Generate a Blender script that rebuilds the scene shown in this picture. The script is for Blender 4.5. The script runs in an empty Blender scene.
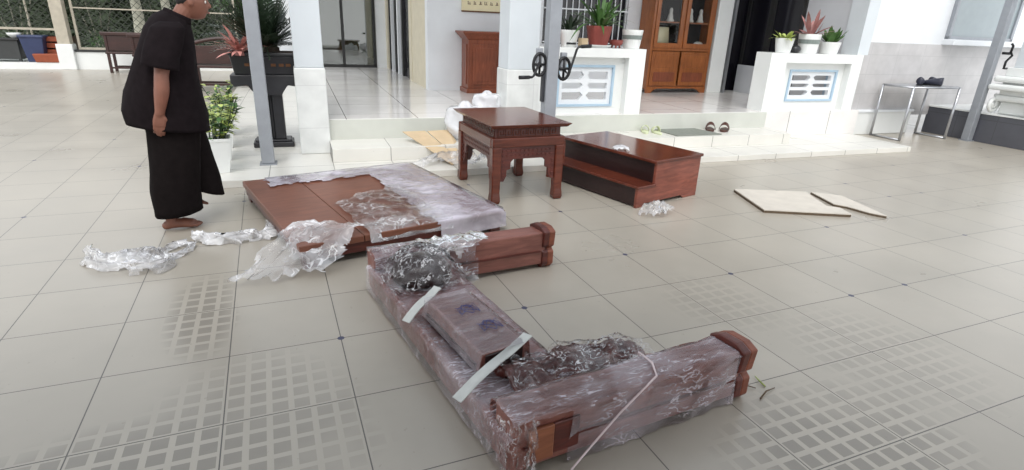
import bpy, bmesh, math, random
from mathutils import Vector, Matrix, noise
random.seed(7)
S = bpy.context.scene
C = S.collection
PI = math.pi
sin, cos = math.sin, math.cos

# ------------------------------------------------------------------ materials
def lin(c):
    return tuple(((x/255)/12.92 if x/255 <= .04045 else ((x/255+.055)/1.055)**2.4) for x in c)
class NT:
    def __init__(s, name):
        s.m = bpy.data.materials.new(name); s.m.use_nodes = True
        s.t = s.m.node_tree; s.t.nodes.clear()
        s.out = s.n('ShaderNodeOutputMaterial')
    def n(s, typ, **kw):
        x = s.t.nodes.new(typ)
        for k, v in kw.items(): setattr(x, k, v)
        return x
    def l(s, a, b): s.t.links.new(a, b)
    def setv(s, sock, v):
        if hasattr(v, 'is_output'): s.l(v, sock)
        else: sock.default_value = v
    def math(s, op, a, b=0.0, c=None, clamp=False):
        x = s.n('ShaderNodeMath', operation=op); x.use_clamp = clamp
        s.setv(x.inputs[0], a); s.setv(x.inputs[1], b)
        if c is not None: s.setv(x.inputs[2], c)
        return x.outputs[0]
    def mix(s, f, a, b):
        x = s.n('ShaderNodeMix', data_type='RGBA')
        s.setv(x.inputs[0], f); s.setv(x.inputs[6], a); s.setv(x.inputs[7], b)
        return x.outputs[2]
    def ramp(s, f, stops):
        x = s.n('ShaderNodeValToRGB'); s.l(f, x.inputs[0]); e = x.color_ramp.elements
        while len(e) < len(stops): e.new(.5)
        for i, (p, c) in enumerate(stops):
            e[i].position = p; e[i].color = c if len(c) == 4 else (*c, 1)
        return x.outputs[0]
    def obj(s, scale=None):
        t = s.n('ShaderNodeTexCoord').outputs['Object']
        if scale is None: return t
        m = s.n('ShaderNodeMapping'); s.l(t, m.inputs[0]); m.inputs['Scale'].default_value = scale
        return m.outputs[0]
    def noise(s, vec, scale, detail=3, rough=.5, dist=0.):
        x = s.n('ShaderNodeTexNoise'); s.l(vec, x.inputs['Vector'])
        x.inputs['Scale'].default_value = scale; x.inputs['Detail'].default_value = detail
        x.inputs['Roughness'].default_value = rough; x.inputs['Distortion'].default_value = dist
        return x.outputs['Fac']
    def bsdf(s, col, rough=.5, metal=0., **kw):
        b = s.n('ShaderNodeBsdfPrincipled')
        s.setv(b.inputs['Base Color'], (*col, 1) if isinstance(col, tuple) and len(col) == 3 else col)
        s.setv(b.inputs['Roughness'], rough); s.setv(b.inputs['Metallic'], metal)
        for k, v in kw.items(): s.setv(b.inputs[k.replace('_', ' ')], v)
        return b
    def bump(s, b, h, strength=.3, dist=.01):
        x = s.n('ShaderNodeBump'); s.l(h, x.inputs['Height'])
        x.inputs['Strength'].default_value = strength; x.inputs['Distance'].default_value = dist
        s.l(x.outputs[0], b.inputs['Normal'])
    def done(s, sh):
        s.l(sh.outputs[0] if hasattr(sh, 'outputs') else sh, s.out.inputs[0]); return s.m

def plain(name, c, rough=.5, metal=0., var=.12, scale=8, **kw):
    t = NT(name); col = lin(c)
    nz = t.noise(t.obj(), scale, 4)
    c2 = tuple(x*(1-var) for x in col); c3 = tuple(min(1, x*(1+var)) for x in col)
    b = t.bsdf(t.ramp(nz, [(.3, c2), (.7, c3)]), rough, metal, **kw)
    return t.done(b)
def wood(name, dark, light, rough=.3, scale=(2, 14, 14), bump=.05):
    t = NT(name)
    n1 = t.noise(t.obj(scale), 2.2, 6, .6, .8)
    n2 = t.noise(t.obj(), 3.0, 2)
    c = t.ramp(n1, [(.3, lin(dark)), (.7, lin(light))])
    d = t.ramp(n2, [(.3, (.8, .8, .8)), (.7, (1.1, 1.1, 1.1))])
    mx = t.n('ShaderNodeMix', data_type='RGBA', blend_type='MULTIPLY'); mx.inputs[0].default_value = 1
    t.l(c, mx.inputs[6]); t.l(d, mx.inputs[7])
    b = t.bsdf(mx.outputs[2], rough); t.bump(b, n1, bump)
    return t.done(b)
def film(name, lo, hi, tint, scale=14., stretch=(1, 1, 1), rough=.2, lopos=.45, hipos=.65, streak=.25, rot=0., ior=1.3, bump=.35):
    """thin crinkled plastic: see-through and milky, with white highlight streaks painted along the creases"""
    t = NT(name); mp = t.n('ShaderNodeMapping'); t.l(t.obj(), mp.inputs[0]); mp.inputs['Scale'].default_value = stretch; mp.inputs['Rotation'].default_value = (0, 0, rot); v = mp.outputs[0]
    n1 = t.noise(v, scale, 3, .5, .6)
    rid = t.math('SUBTRACT', 1.0, t.math('MULTIPLY', t.math('ABSOLUTE', t.math('SUBTRACT', n1, .5)), 26.0), clamp=True)  # ridge lines turn whiter, standing in for glints along the folds
    n3 = t.noise(v, scale*.5, 2, .5)
    sel = t.n('ShaderNodeMapRange'); t.l(n3, sel.inputs[0]); sel.inputs[1].default_value = .42; sel.inputs[2].default_value = .58
    n2 = t.noise(t.obj(), scale*.3, 3, .55, .4)
    m2 = t.n('ShaderNodeMapRange'); t.l(n2, m2.inputs[0]); m2.inputs[1].default_value = lopos; m2.inputs[2].default_value = hipos
    m2.inputs[3].default_value = lo; m2.inputs[4].default_value = hi
    a = t.math('ADD', m2.outputs[0], t.math('MULTIPLY', t.math('MULTIPLY', rid, sel.outputs[0]), streak), clamp=True)
    tr = t.n('ShaderNodeBsdfTransparent'); tr.inputs[0].default_value = (.98, .975, .985, 1)
    b = t.bsdf(lin(tint), rough, Specular_IOR_Level=.5)
    t.bump(b, n1, bump, .02)
    mx = t.n('ShaderNodeMixShader'); t.l(a, mx.inputs[0]); t.l(tr.outputs[0], mx.inputs[1]); t.l(b.outputs[0], mx.inputs[2])
    gl = t.n('ShaderNodeBsdfGlossy'); gl.inputs['Roughness'].default_value = .1; gl.inputs[0].default_value = (1, 1, 1, 1)
    fr = t.n('ShaderNodeFresnel'); fr.inputs[0].default_value = ior
    bp = t.n('ShaderNodeBump'); t.l(n1, bp.inputs['Height']); bp.inputs['Strength'].default_value = bump; bp.inputs['Distance'].default_value = .02
    t.l(bp.outputs[0], gl.inputs['Normal']); t.l(bp.outputs[0], fr.inputs['Normal'])
    m3 = t.n('ShaderNodeMixShader'); t.l(fr.outputs[0], m3.inputs[0]); t.l(mx.outputs[0], m3.inputs[1]); t.l(gl.outputs[0], m3.inputs[2])
    return t.done(m3)

def floor_mat(name, base, dots=True, tile=.5, ox=.197, oy=.045, patches=(), rough=.22, line=.62):
    t = NT(name)
    sep = t.n('ShaderNodeSeparateXYZ'); t.l(t.obj(), sep.inputs[0]); X, Y = sep.outputs[0], sep.outputs[1]
    fx = t.math('FRACT', t.math('DIVIDE', t.math('SUBTRACT', X, ox-50), tile))
    fy = t.math('FRACT', t.math('DIVIDE', t.math('SUBTRACT', Y, oy-50), tile))
    dx = t.math('SUBTRACT', .5, t.math('ABSOLUTE', t.math('SUBTRACT', fx, .5)))   # 0 at a joint
    dy = t.math('SUBTRACT', .5, t.math('ABSOLUTE', t.math('SUBTRACT', fy, .5)))
    d = t.math('MINIMUM', dx, dy)
    g = t.math('LESS_THAN', d, .005)
    ix = t.math('FLOOR', t.math('DIVIDE', t.math('SUBTRACT', X, ox-50), tile)); iy = t.math('FLOOR', t.math('DIVIDE', t.math('SUBTRACT', Y, oy-50), tile))
    cmb = t.n('ShaderNodeCombineXYZ'); t.l(ix, cmb.inputs[0]); t.l(iy, cmb.inputs[1])
    wn = t.n('ShaderNodeTexWhiteNoise'); t.l(cmb.outputs[0], wn.inputs[0])
    b0 = lin(base)
    n1 = t.noise(t.obj(), 1.1, 4, .6); n2 = t.noise(t.obj(), 30, 4, .6)
    col = t.ramp(n1, [(.3, tuple(x*.9 for x in b0)), (.7, tuple(x*1.07 for x in b0))])
    col = t.mix(t.math('MULTIPLY', wn.outputs['Value'], .12), col, (*[x*.72 for x in b0], 1))
    # soft-edged patches of little dark squares with paler lines between
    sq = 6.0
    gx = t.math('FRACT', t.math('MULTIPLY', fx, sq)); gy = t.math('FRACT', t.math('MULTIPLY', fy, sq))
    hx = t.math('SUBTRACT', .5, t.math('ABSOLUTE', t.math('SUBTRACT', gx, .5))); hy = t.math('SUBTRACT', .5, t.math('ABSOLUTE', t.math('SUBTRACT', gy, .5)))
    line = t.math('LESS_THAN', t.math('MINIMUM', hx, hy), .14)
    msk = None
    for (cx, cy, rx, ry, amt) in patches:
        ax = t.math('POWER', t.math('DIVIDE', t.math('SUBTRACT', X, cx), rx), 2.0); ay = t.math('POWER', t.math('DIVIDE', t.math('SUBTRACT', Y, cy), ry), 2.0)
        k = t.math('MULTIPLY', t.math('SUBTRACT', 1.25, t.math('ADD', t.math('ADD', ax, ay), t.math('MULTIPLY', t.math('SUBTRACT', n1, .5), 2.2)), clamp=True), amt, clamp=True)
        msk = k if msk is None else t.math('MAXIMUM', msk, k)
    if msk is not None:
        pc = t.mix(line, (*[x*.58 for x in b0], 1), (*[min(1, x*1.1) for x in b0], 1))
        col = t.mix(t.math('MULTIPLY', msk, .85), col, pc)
    col = t.mix(t.math('MULTIPLY', t.math('GREATER_THAN', n2, .69), .25), col, (*lin((120, 112, 100)), 1))
    col = t.mix(t.math('MULTIPLY', g, line), col, (*lin((88, 84, 80)), 1))
    if dots:
        rr = t.math('SQRT', t.math('ADD', t.math('POWER', dx, 2.0), t.math('POWER', dy, 2.0)))
        wx = t.n('ShaderNodeTexWhiteNoise'); c2 = t.n('ShaderNodeCombineXYZ')
        t.l(t.math('ROUND', t.math('DIVIDE', t.math('SUBTRACT', X, ox-50), tile)), c2.inputs[0]); t.l(t.math('ROUND', t.math('DIVIDE', t.math('SUBTRACT', Y, oy-50), tile)), c2.inputs[1])
        t.l(c2.outputs[0], wx.inputs[0])
        dot = t.math('MULTIPLY', t.math('LESS_THAN', rr, .034), t.math('GREATER_THAN', wx.outputs['Value'], .86))
        col = t.mix(dot, col, (*lin((52, 54, 84)), 1))
    r = t.math('ADD', rough, t.math('MULTIPLY', n1, .16))
    b = t.bsdf(col, r, Specular_IOR_Level=.55)
    t.bump(b, t.math('MULTIPLY', t.math('SUBTRACT', 1.0, g), 1.0), .25, .004)
    return t.done(b)

M = {}
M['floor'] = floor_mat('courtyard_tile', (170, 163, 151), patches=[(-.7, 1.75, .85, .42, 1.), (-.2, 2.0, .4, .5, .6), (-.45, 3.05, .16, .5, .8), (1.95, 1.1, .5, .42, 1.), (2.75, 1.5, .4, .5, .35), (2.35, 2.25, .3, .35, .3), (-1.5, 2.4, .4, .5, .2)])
M['plinth'] = floor_mat('porch_tile', (218, 216, 209), dots=False, tile=.6, ox=.1, oy=.02, rough=.22, line=.25)
M['veranda'] = floor_mat('polished_tile', (232, 229, 226), dots=False, tile=.8, ox=.3, oy=.2, rough=.04, line=.3)
M['white_wall'] = plain('white_wall_paint', (222, 225, 228), .6, var=.04, scale=3)
M['white_tile'] = plain('white_glazed_tile', (226, 228, 226), .25, var=.03, scale=3)
M['riser'] = plain('riser_tile', (198, 200, 192), .3, var=.05, scale=4)
M['upper_paint'] = plain('pale_grey_paint', (206, 212, 216), .55, var=.04, scale=3)
def tile_wall(name, c, sx, sz, joint, jc, rough=.3):
    t = NT(name); sep = t.n('ShaderNodeSeparateXYZ'); t.l(t.obj(), sep.inputs[0])
    hx = t.math('ADD', sep.outputs[0], sep.outputs[1])
    fx = t.math('FRACT', t.math('DIVIDE', t.math('ADD', hx, 50), sx)); fz = t.math('FRACT', t.math('DIVIDE', t.math('ADD', sep.outputs[2], 50.05), sz))
    g = t.math('MAXIMUM', t.math('LESS_THAN', fx, joint/sx), t.math('LESS_THAN', fz, joint/sz))
    n = t.noise(t.obj(), 5, 4); c0 = lin(c)
    col = t.ramp(n, [(.3, tuple(x*.9 for x in c0)), (.7, tuple(x*1.08 for x in c0))])
    b = t.bsdf(t.mix(t.math('MULTIPLY', g, .5), col, (*lin(jc), 1)), rough)
    return t.done(b)
M['dado'] = tile_wall('grey_dado_tile', (186, 184, 184), .6, .3, .008, (160, 160, 160))
M['pillar_tile'] = tile_wall('pillar_tile', (220, 222, 220), .6, .45, .008, (190, 190, 190))
M['dark_tile'] = tile_wall('dark_grey_tile', (84, 85, 92), .6, .6, .012, (60, 60, 64))
M['post'] = plain('grey_steel_paint', (150, 154, 160), .45, .2, var=.07)
M['post_dark'] = plain('dark_steel', (62, 64, 68), .4, .4)
M['iron'] = plain('black_iron', (32, 32, 34), .4, .3)
M['red_wood'] = wood('red_rosewood', (76, 35, 25), (106, 53, 38), .17)
M['red_wood_dark'] = wood('carved_rosewood', (62, 27, 23), (98, 44, 35), .35)
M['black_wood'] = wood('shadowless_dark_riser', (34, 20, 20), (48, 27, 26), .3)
M['raw_wood'] = wood('raw_red_wood', (106, 55, 39), (134, 75, 54), .45)
M['orange_wood'] = wood('bare_orange_wood', (116, 66, 44), (146, 90, 62), .5)
M['top_wood'] = wood('matte_brown_wood', (106, 64, 48), (126, 80, 62), .42)
M['side_wood'] = wood('mottled_red_wood', (104, 52, 40), (146, 82, 66), .35)
M['wrap_wood'] = wood('wrapped_rosewood', (108, 66, 58), (144, 94, 83), .35)
M['cab_wood'] = wood('orange_teak', (128, 72, 34), (164, 98, 52), .3, (14, 14, 2))
M['lectern_wood'] = wood('red_teak', (110, 54, 34), (140, 78, 52), .35, (14, 14, 2))
M['chair_wood'] = wood('dark_chair_wood', (44, 24, 20), (66, 36, 30), .35)
M['carton'] = plain('cardboard', (196, 174, 142), .8, var=.08)
M['carton_pale'] = plain('pale_cardboard', (200, 193, 182), .8, var=.06)
M['carton_core'] = plain('cardboard_edge', (92, 78, 62), .9, var=.15, scale=40)
M['film_clear'] = film('clear_film', .02, .3, (236, 236, 238), 11, streak=.5)
M['film_loose'] = film('loose_film', .2, .6, (242, 242, 244), 10, streak=.5, bump=.55)
M['film_thick'] = film('milky_wrap', .40, .82, (220, 214, 226), 10, (1, 2.2, 1), streak=.2)
M['film_bench'] = film('stretch_wrap', .06, .34, (214, 206, 214), 10, (1, 5, 3), rot=.7, streak=.55)
M['film_silver'] = film('silvery_crumpled_wrap', .0, .3, (236, 236, 238), 17, (1.6, 3, 1.6), rot=.5, lopos=.5, hipos=.75, streak=.9, bump=.7, ior=1.2)
M['film_rail'] = film('grey_wrap', .22, .5, (178, 168, 174), 8, (1, 4, 3), rot=.4, streak=.35)
M['film_bag'] = film('white_bag_film', .5, .85, (244, 246, 250), 6, streak=.1, bump=.2)
M['foam'] = plain('white_foam', (196, 198, 194), .7, var=.05, scale=30)
M['ink'] = plain('blue_ink', (52, 56, 112), .5)
M['twine'] = plain('pale_twine', (206, 190, 192), .7)
M['leaf'] = plain('leaf_green', (64, 98, 44), .5, var=.45, scale=9)
M['leaf_light'] = plain('light_leaf_green', (164, 178, 96), .5, var=.45, scale=12)
M['leaf_dark'] = plain('dark_leaf_green', (36, 52, 34), .5, var=.4, scale=9)
M['leaf_hedge'] = plain('hedge_green', (52, 64, 42), .6, var=.5, scale=2.5)
M['leaf_red'] = plain('pink_red_leaf', (192, 134, 126), .45, var=.25, scale=14)
M['leaf_pink'] = plain('dusty_pink_leaf', (150, 104, 100), .5, var=.3, scale=14)
M['soil'] = plain('soil', (56, 42, 34), .95, var=.3, scale=40)
M['pot_white'] = plain('white_ceramic', (226, 228, 226), .3, var=.03)
M['pot_red'] = plain('terracotta_red', (138, 66, 58), .55)
M['pot_terra'] = plain('terracotta', (150, 78, 52), .7)
M['pot_black'] = plain('black_stoneware', (38, 38, 42), .35, var=.2)
M['gold'] = plain('worn_gilding', (96, 62, 36), .5, .3)
M['band_grey'] = plain('grey_green_band', (128, 138, 134), .4)
M['blue_frame'] = plain('pale_blue_paint', (166, 190, 208), .5, var=.06)
M['cream'] = plain('cream_paint', (208, 200, 178), .6, var=.05)
M['paper'] = plain('cream_paper', (226, 216, 180), .7, var=.04)
M['print'] = plain('printed_ink', (112, 90, 70), .7)
M['steel'] = plain('brushed_steel', (184, 186, 190), .3, .8, var=.05)
M['mat'] = plain('grey_green_rubber', (126, 130, 122), .9, var=.12, scale=40)
M['shoe_brown'] = plain('brown_leather', (76, 44, 36), .5)
M['shoe_dark'] = plain('navy_leather', (40, 42, 58), .4)
M['shoe_pale'] = plain('pale_green_rubber', (206, 212, 178), .6)
M['skin'] = plain('skin', (126, 82, 66), .5, var=.08, scale=20)
M['cloth'] = plain('black_brown_cotton', (27, 22, 24), .95, var=.18, scale=25, Specular_IOR_Level=.08)
M['cloth_pants'] = plain('charcoal_cotton', (24, 20, 20), .95, var=.15, scale=25, Specular_IOR_Level=.08)
M['hair'] = plain('short_black_hair', (28, 24, 24), .8, var=.3, scale=60)
M['eye'] = plain('eye_white', (225, 222, 215), .2); M['iris'] = plain('dark_iris', (36, 24, 20), .2); M['lip'] = plain('lip', (132, 76, 66), .45)
M['blue_bin'] = plain('navy_plastic', (48, 58, 92), .45)
M['navy_dark'] = plain('dark_cabinet_paint', (54, 56, 56), .5)
M['bark'] = plain('pale_bark', (168, 166, 150), .8, var=.3, scale=6)
M['beige'] = plain('beige_post_paint', (176, 168, 152), .6)
M['wire'] = plain('galvanised_wire', (74, 78, 70), .5, .4)
M['dark_metal'] = plain('dark_frame', (40, 40, 40), .5)
M['tiles_roof'] = plain('garden_earth', (90, 84, 66), .9, var=.3, scale=2)
M['dark_lining'] = plain('dark_brown_lining', (24, 18, 16), .9)
M['dark_room'] = plain('dark_tinted_panel', (26, 25, 32), .12, var=.1)
def glass(name, tint, alpha, rough=.02):
    t = NT(name); tr = t.n('ShaderNodeBsdfTransparent'); tr.inputs[0].default_value = (*tint, 1)
    g = t.n('ShaderNodeBsdfGlossy'); g.inputs['Roughness'].default_value = rough
    m = t.n('ShaderNodeMixShader'); m.inputs[0].default_value = alpha
    t.l(tr.outputs[0], m.inputs[1]); t.l(g.outputs[0], m.inputs[2]); return t.done(m)
M['glass'] = glass('clear_glass', (.92, .93, .93), .015)
M['glass_dark'] = glass('dark_tinted_glass', (.55, .57, .55), .16)
M['glass_sash'] = plain('pale_window_glass', (150, 160, 164), .08, var=.03)
M['grey_wall'] = plain('cool_grey_paint', (196, 198, 202), .6, var=.04, scale=3)  # one even cool grey
M['statuette'] = plain('white_porcelain', (214, 212, 206), .25)

# ------------------------------------------------------------------ mesh tools
class MB:
    def __init__(s): s.b = bmesh.new()
    def box(s, x0, x1, y0, y1, z0, z1, M4=None):
        vs = [s.b.verts.new((x, y, z)) for x in (x0, x1) for y in (y0, y1) for z in (z0, z1)]
        for f in ((0,1,3,2),(4,6,7,5),(0,4,5,1),(2,3,7,6),(0,2,6,4),(1,5,7,3)): s.b.faces.new([vs[i] for i in f])
        if M4 is not None:
            for v in vs: v.co = M4 @ v.co
        return s
    def hexa(s, bot, top):
        a = [s.b.verts.new(p) for p in bot]; c = [s.b.verts.new(p) for p in top]; n = len(a)
        s.b.faces.new(a[::-1]); s.b.faces.new(c)
        for i in range(n): s.b.faces.new((a[i], a[(i+1)%n], c[(i+1)%n], c[i]))
        return s
    def prism(s, pts, axis, a, b, M4=None):
        """pts 2d outline extruded along axis 'x','y','z' from a to b"""
        def P(p, h): return {'x': (h, p[0], p[1]), 'y': (p[0], h, p[1]), 'z': (p[0], p[1], h)}[axis]
        A = [s.b.verts.new(P(p, a)) for p in pts]; B = [s.b.verts.new(P(p, b)) for p in pts]; n = len(pts)
        s.b.faces.new(A[::-1]); s.b.faces.new(B)
        for i in range(n): s.b.faces.new((A[i], A[(i+1)%n], B[(i+1)%n], B[i]))
        if M4 is not None:
            for v in A+B: v.co = M4 @ v.co
        return s
    def tube(s, path, r, seg=8, cap=True):
        path = [Vector(p) for p in path]; n = len(path); rs = r if isinstance(r, (list, tuple)) else [r]*n
        rings = []; up = None
        for i, p in enumerate(path):
            d = (path[min(i+1, n-1)]-path[max(i-1, 0)]).normalized()
            if up is None: up = Vector((0, 0, 1)) if abs(d.z) < .9 else Vector((1, 0, 0))
            a = d.cross(up)
            if a.length < 1e-4: a = d.cross(Vector((0, 1, 0)))
            a.normalize(); c = a.cross(d).normalized(); up = c
            rings.append([s.b.verts.new(p+(a*cos(k*2*PI/seg)+c*sin(k*2*PI/seg))*rs[i]) for k in range(seg)])
        s.skin(rings, cap); return s
    def skin(s, rings, cap=True, closed=True):
        for A, B in zip(rings, rings[1:]):
            n = len(A)
            for k in range(n if closed else n-1):
                s.b.faces.new((A[k], A[(k+1)%n], B[(k+1)%n], B[k]))
        if cap:
            s.b.faces.new(rings[0][::-1]); s.b.faces.new(rings[-1])
    def lathe(s, prof, c=(0, 0, 0), seg=20, sx=1, sy=1, cap=True, square=0.):
        rings = []
        for r, z in prof:
            ring = []
            for k in range(seg):
                a = 2*PI*k/seg+PI/seg
                q = 1.0
                if square: q = (1/max(abs(cos(a)), abs(sin(a))))*square+(1-square)
                ring.append(s.b.verts.new((c[0]+r*q*cos(a)*sx, c[1]+r*q*sin(a)*sy, c[2]+z)))
            rings.append(ring)
        s.skin(rings, cap); return s
    def loft(s, rings, seg=20, cap=True, wob=0., seed=0):
        """rings: (centre, rx, ry, tilt about y)"""
        R = []
        for i, (c, rx, ry, tl) in enumerate(rings):
            ring = []
            for k in range(seg):
                a = 2*PI*k/seg; x, y = rx*cos(a), ry*sin(a)
                w = 1+wob*noise.noise(Vector((cos(a)*2.2+seed, sin(a)*2.2, i*.35)))
                x *= w; y *= w
                ring.append(s.b.verts.new((c[0]+x*cos(tl), c[1]+y, c[2]-x*sin(tl))))
            R.append(ring)
        s.skin(R, cap); return s
    def ball(s, c, rx, ry=None, rz=None, seg=14, ring=9):
        ry = ry or rx; rz = rz or rx
        R = [[s.b.verts.new((c[0]+rx*sin(PI*i/ring)*cos(2*PI*k/seg), c[1]+ry*sin(PI*i/ring)*sin(2*PI*k/seg), c[2]-rz*cos(PI*i/ring))) for k in range(seg)] for i in range(1, ring)]
        s.skin(R, True); return s
    def leaf(s, p, d, L, w, droop=.3, n=4, fold=.0, side=None):
        p = Vector(p); d = Vector(d).normalized(); a = side or d.cross(Vector((0, 0, 1)))
        if a.length < 1e-3: a = Vector((1, 0, 0))
        a.normalize(); prev = None
        for i in range(n+1):
            t = i/n; ww = w*.5*(sin(PI*min(1, t*.9+.08))**.8 if i < n else .03)
            q = p+d*L*t+Vector((0, 0, -1))*droop*L*t*t
            v = (s.b.verts.new(q-a*ww), s.b.verts.new(q+a*ww))
            if prev: s.b.faces.new((prev[0], prev[1], v[1], v[0]))
            prev = v
        return s
    def sheet(s, fn, nx, ny, keep=None):
        g = {}
        for i in range(nx+1):
            for j in range(ny+1):
                g[i, j] = s.b.verts.new(fn(i/nx, j/ny))
        for i in range(nx):
            for j in range(ny):
                if keep is None or keep((i+.5)/nx, (j+.5)/ny):
                    s.b.faces.new((g[i, j], g[i+1, j], g[i+1, j+1], g[i, j+1]))
        bmesh.ops.delete(s.b, geom=[v for v in s.b.verts if not v.link_faces], context='VERTS')
        return s
    def build(s, name, mat, parent=None, bevel=0., smooth=False, subd=0, kind=None, label=None, xf=None, recalc=True):
        if xf is not None: bmesh.ops.transform(s.b, matrix=xf, verts=s.b.verts)
        if recalc: bmesh.ops.recalc_face_normals(s.b, faces=s.b.faces)
        me = bpy.data.meshes.new(name); s.b.to_mesh(me); s.b.free()
        me.materials.append(M[mat] if isinstance(mat, str) else mat)
        if smooth:
            for p in me.polygons: p.use_smooth = True
        o = bpy.data.objects.new(name, me); C.objects.link(o)
        if parent is not None: o.parent = parent
        if bevel:
            m = o.modifiers.new('bevel', 'BEVEL'); m.width = bevel; m.segments = 2; m.limit_method = 'ANGLE'
        if subd:
            m = o.modifiers.new('sub', 'SUBSURF'); m.levels = m.render_levels = subd
        if kind: o['kind'] = kind
        if label: o['label'] = label
        return o
def thing(name, label, cat, loc=(0, 0, 0), rz=0., group=None):
    o = bpy.data.objects.new(name, None); C.objects.link(o); o.empty_display_size = .1
    o.location = loc; o.rotation_euler = (0, 0, rz); o['label'] = label; o['category'] = cat
    if group: o['group'] = group
    return o
def tag(o, label, cat, group=None, kind=None, loc=None, rz=None):
    o['label'] = label; o['category'] = cat
    if group: o['group'] = group
    if kind: o['kind'] = kind
    if loc is not None: o.location = loc
    if rz is not None: o.rotation_euler = (0, 0, rz)
    return o
def copy_tree(o, parent=None):
    c = o.copy(); C.objects.link(c)
    if parent is not None: c.parent = parent
    for ch in list(o.children): copy_tree(ch, c)
    return c
def ridge(p): return 1-abs(noise.noise(p))*2

# house frame: u to the right along the porch, v into the house
TH = -.045
OX, OY = 0., 5.47
def W(u, v, z=0.): return Vector((OX+u*cos(TH)-v*sin(TH), OY+u*sin(TH)+v*cos(TH), z))
def struct(mb, name, mat, house=True, bevel=0.):
    o = mb.build(name, mat, bevel=bevel); o['kind'] = 'structure'
    if house: o.location = (OX, OY, 0); o.rotation_euler = (0, 0, TH)
    return o
def hbox(name, mat, u0, u1, v0, v1, z0, z1, bevel=0.):
    return struct(MB().box(u0, u1, v0, v1, z0, z1), name, mat, True, bevel)

# ------------------------------------------------------------------ setting
ZP, ZS, ZV = .07, .21, .43
CEIL = 3.5
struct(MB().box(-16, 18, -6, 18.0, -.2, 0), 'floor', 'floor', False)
hbox('floor_plinth', 'plinth', -.95, 8.37, 0, 1.25, 0, ZP, .004)
hbox('floor_plinth_back', 'plinth', -.95, .5, 1.25, 9, 0, ZP)
hbox('floor_step', 'plinth', .5, 6.63, .52, 1.1, ZP, ZS, .004)
hbox('floor_veranda', 'veranda', .5, 8.5, 1.06, 8.4, 0, ZV, .003)
hbox('trim_1', 'riser', .5, 6.63, 1.035, 1.06, ZS, ZV-.004)
# ceiling of the veranda
hbox('ceiling', 'white_wall', .2, 14, .9, 8.6, CEIL, CEIL+.15)
# unseen roof added over the near courtyard to darken the foreground floor
struct(MB().box(-7, 1.6, -7, 1.3, 3.1, 3.16).box(1.6, 9, -7, -.6, 3.1, 3.16), 'added_shade_canopy', 'grey_wall', False)
# pillars
def pillar(name, u0, u1, v0, v1, zb, split=.98):
    struct(MB().box(u0-.012, u1+.012, v0-.012, v1+.012, zb, split), name, 'pillar_tile', True, .012)
    struct(MB().box(u0, u1, v0, v1, split, CEIL), name.replace('pillar', 'trim'), 'upper_paint', True, .01)
pillar('pillar_left', .21, .5, .98, 1.28, ZP)
pillar('pillar_middle', 2.6, 2.99, 1.08, 1.45, ZS, .98)
# back walls
wb = MB().box(2.2, 4.15, 3.75, 3.95, ZV, CEIL).box(5.75, 7.6, 3.75, 3.95, ZV, CEIL).box(4.15, 5.75, 3.75, 3.95, ZV, 1.2).box(4.15, 5.75, 3.75, 3.95, 2.6, CEIL)
struct(wb, 'wall_veranda_back', 'white_wall')
hbox('wall_corridor_right', 'cream', 2.2, 2.32, 3.95, 5.15, ZV, CEIL)
hbox('wall_corridor_far', 'white_wall', 1.92, 2.4, 8.1, 8.3, ZV, CEIL)
hbox('wall_corridor_top', 'white_wall', .3, 2.0, 8.1, 8.3, 2.6, CEIL)
hbox('trim_9', 'cream', 2.17, 2.3, 7.85, 8.1, ZV, CEIL)
hbox('trim_2', 'cream', 2.19, 2.33, 5.1, 5.35, ZV, CEIL)
# window at the end of the corridor
wf = MB()
for u in (.5, 1.2, 1.88): wf.box(u, u+.06, 8.08, 8.16, ZV, 2.6)
for z in (ZV, 2.54): wf.box(.5, 1.94, 8.08, 8.16, z, z+.06)
win1 = struct(wf, 'window_1', 'dark_metal')
MB().box(.55, 1.9, 8.11, 8.12, ZV+.05, 2.55).build('window_pane', 'glass_dark', win1)
hbox('wall_behind_window', 'leaf_hedge', .3, 2.6, 10.4, 10.6, 0, CEIL)
# dark door leaves along the corridor
dd = MB().box(2.24, 2.3, 5.35, 7.85, ZV, 2.6)
door1 = struct(dd, 'door_1', 'dark_room')
f = MB()
for v in (5.38, 6.1, 6.9, 7.0, 7.75): f.box(2.2, 2.26, v, v+.07, ZV, 2.6)
f.build('door_frame', 'dark_metal', door1)
f = MB().box(2.18, 2.24, 6.5, 6.62, ZV, 2.6).box(2.17, 2.24, 7.3, 7.36, ZV, 2.6); f.build('curtain_edge', 'white_wall', door1)
# barred window behind the potted plants
wf = MB()
for k in range(14): wf.box(4.2+k*.115, 4.214+k*.115, 3.72, 3.735, 1.2, 2.6)
for z in (1.22, 1.75, 2.3): wf.box(4.15, 5.75, 3.715, 3.74, z, z+.022)
win2 = struct(wf, 'window_2', 'white_wall')
MB().box(4.15, 5.75, 3.86, 3.88, 1.2, 2.6).build('window_pane', 'dark_room', win2)
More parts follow.
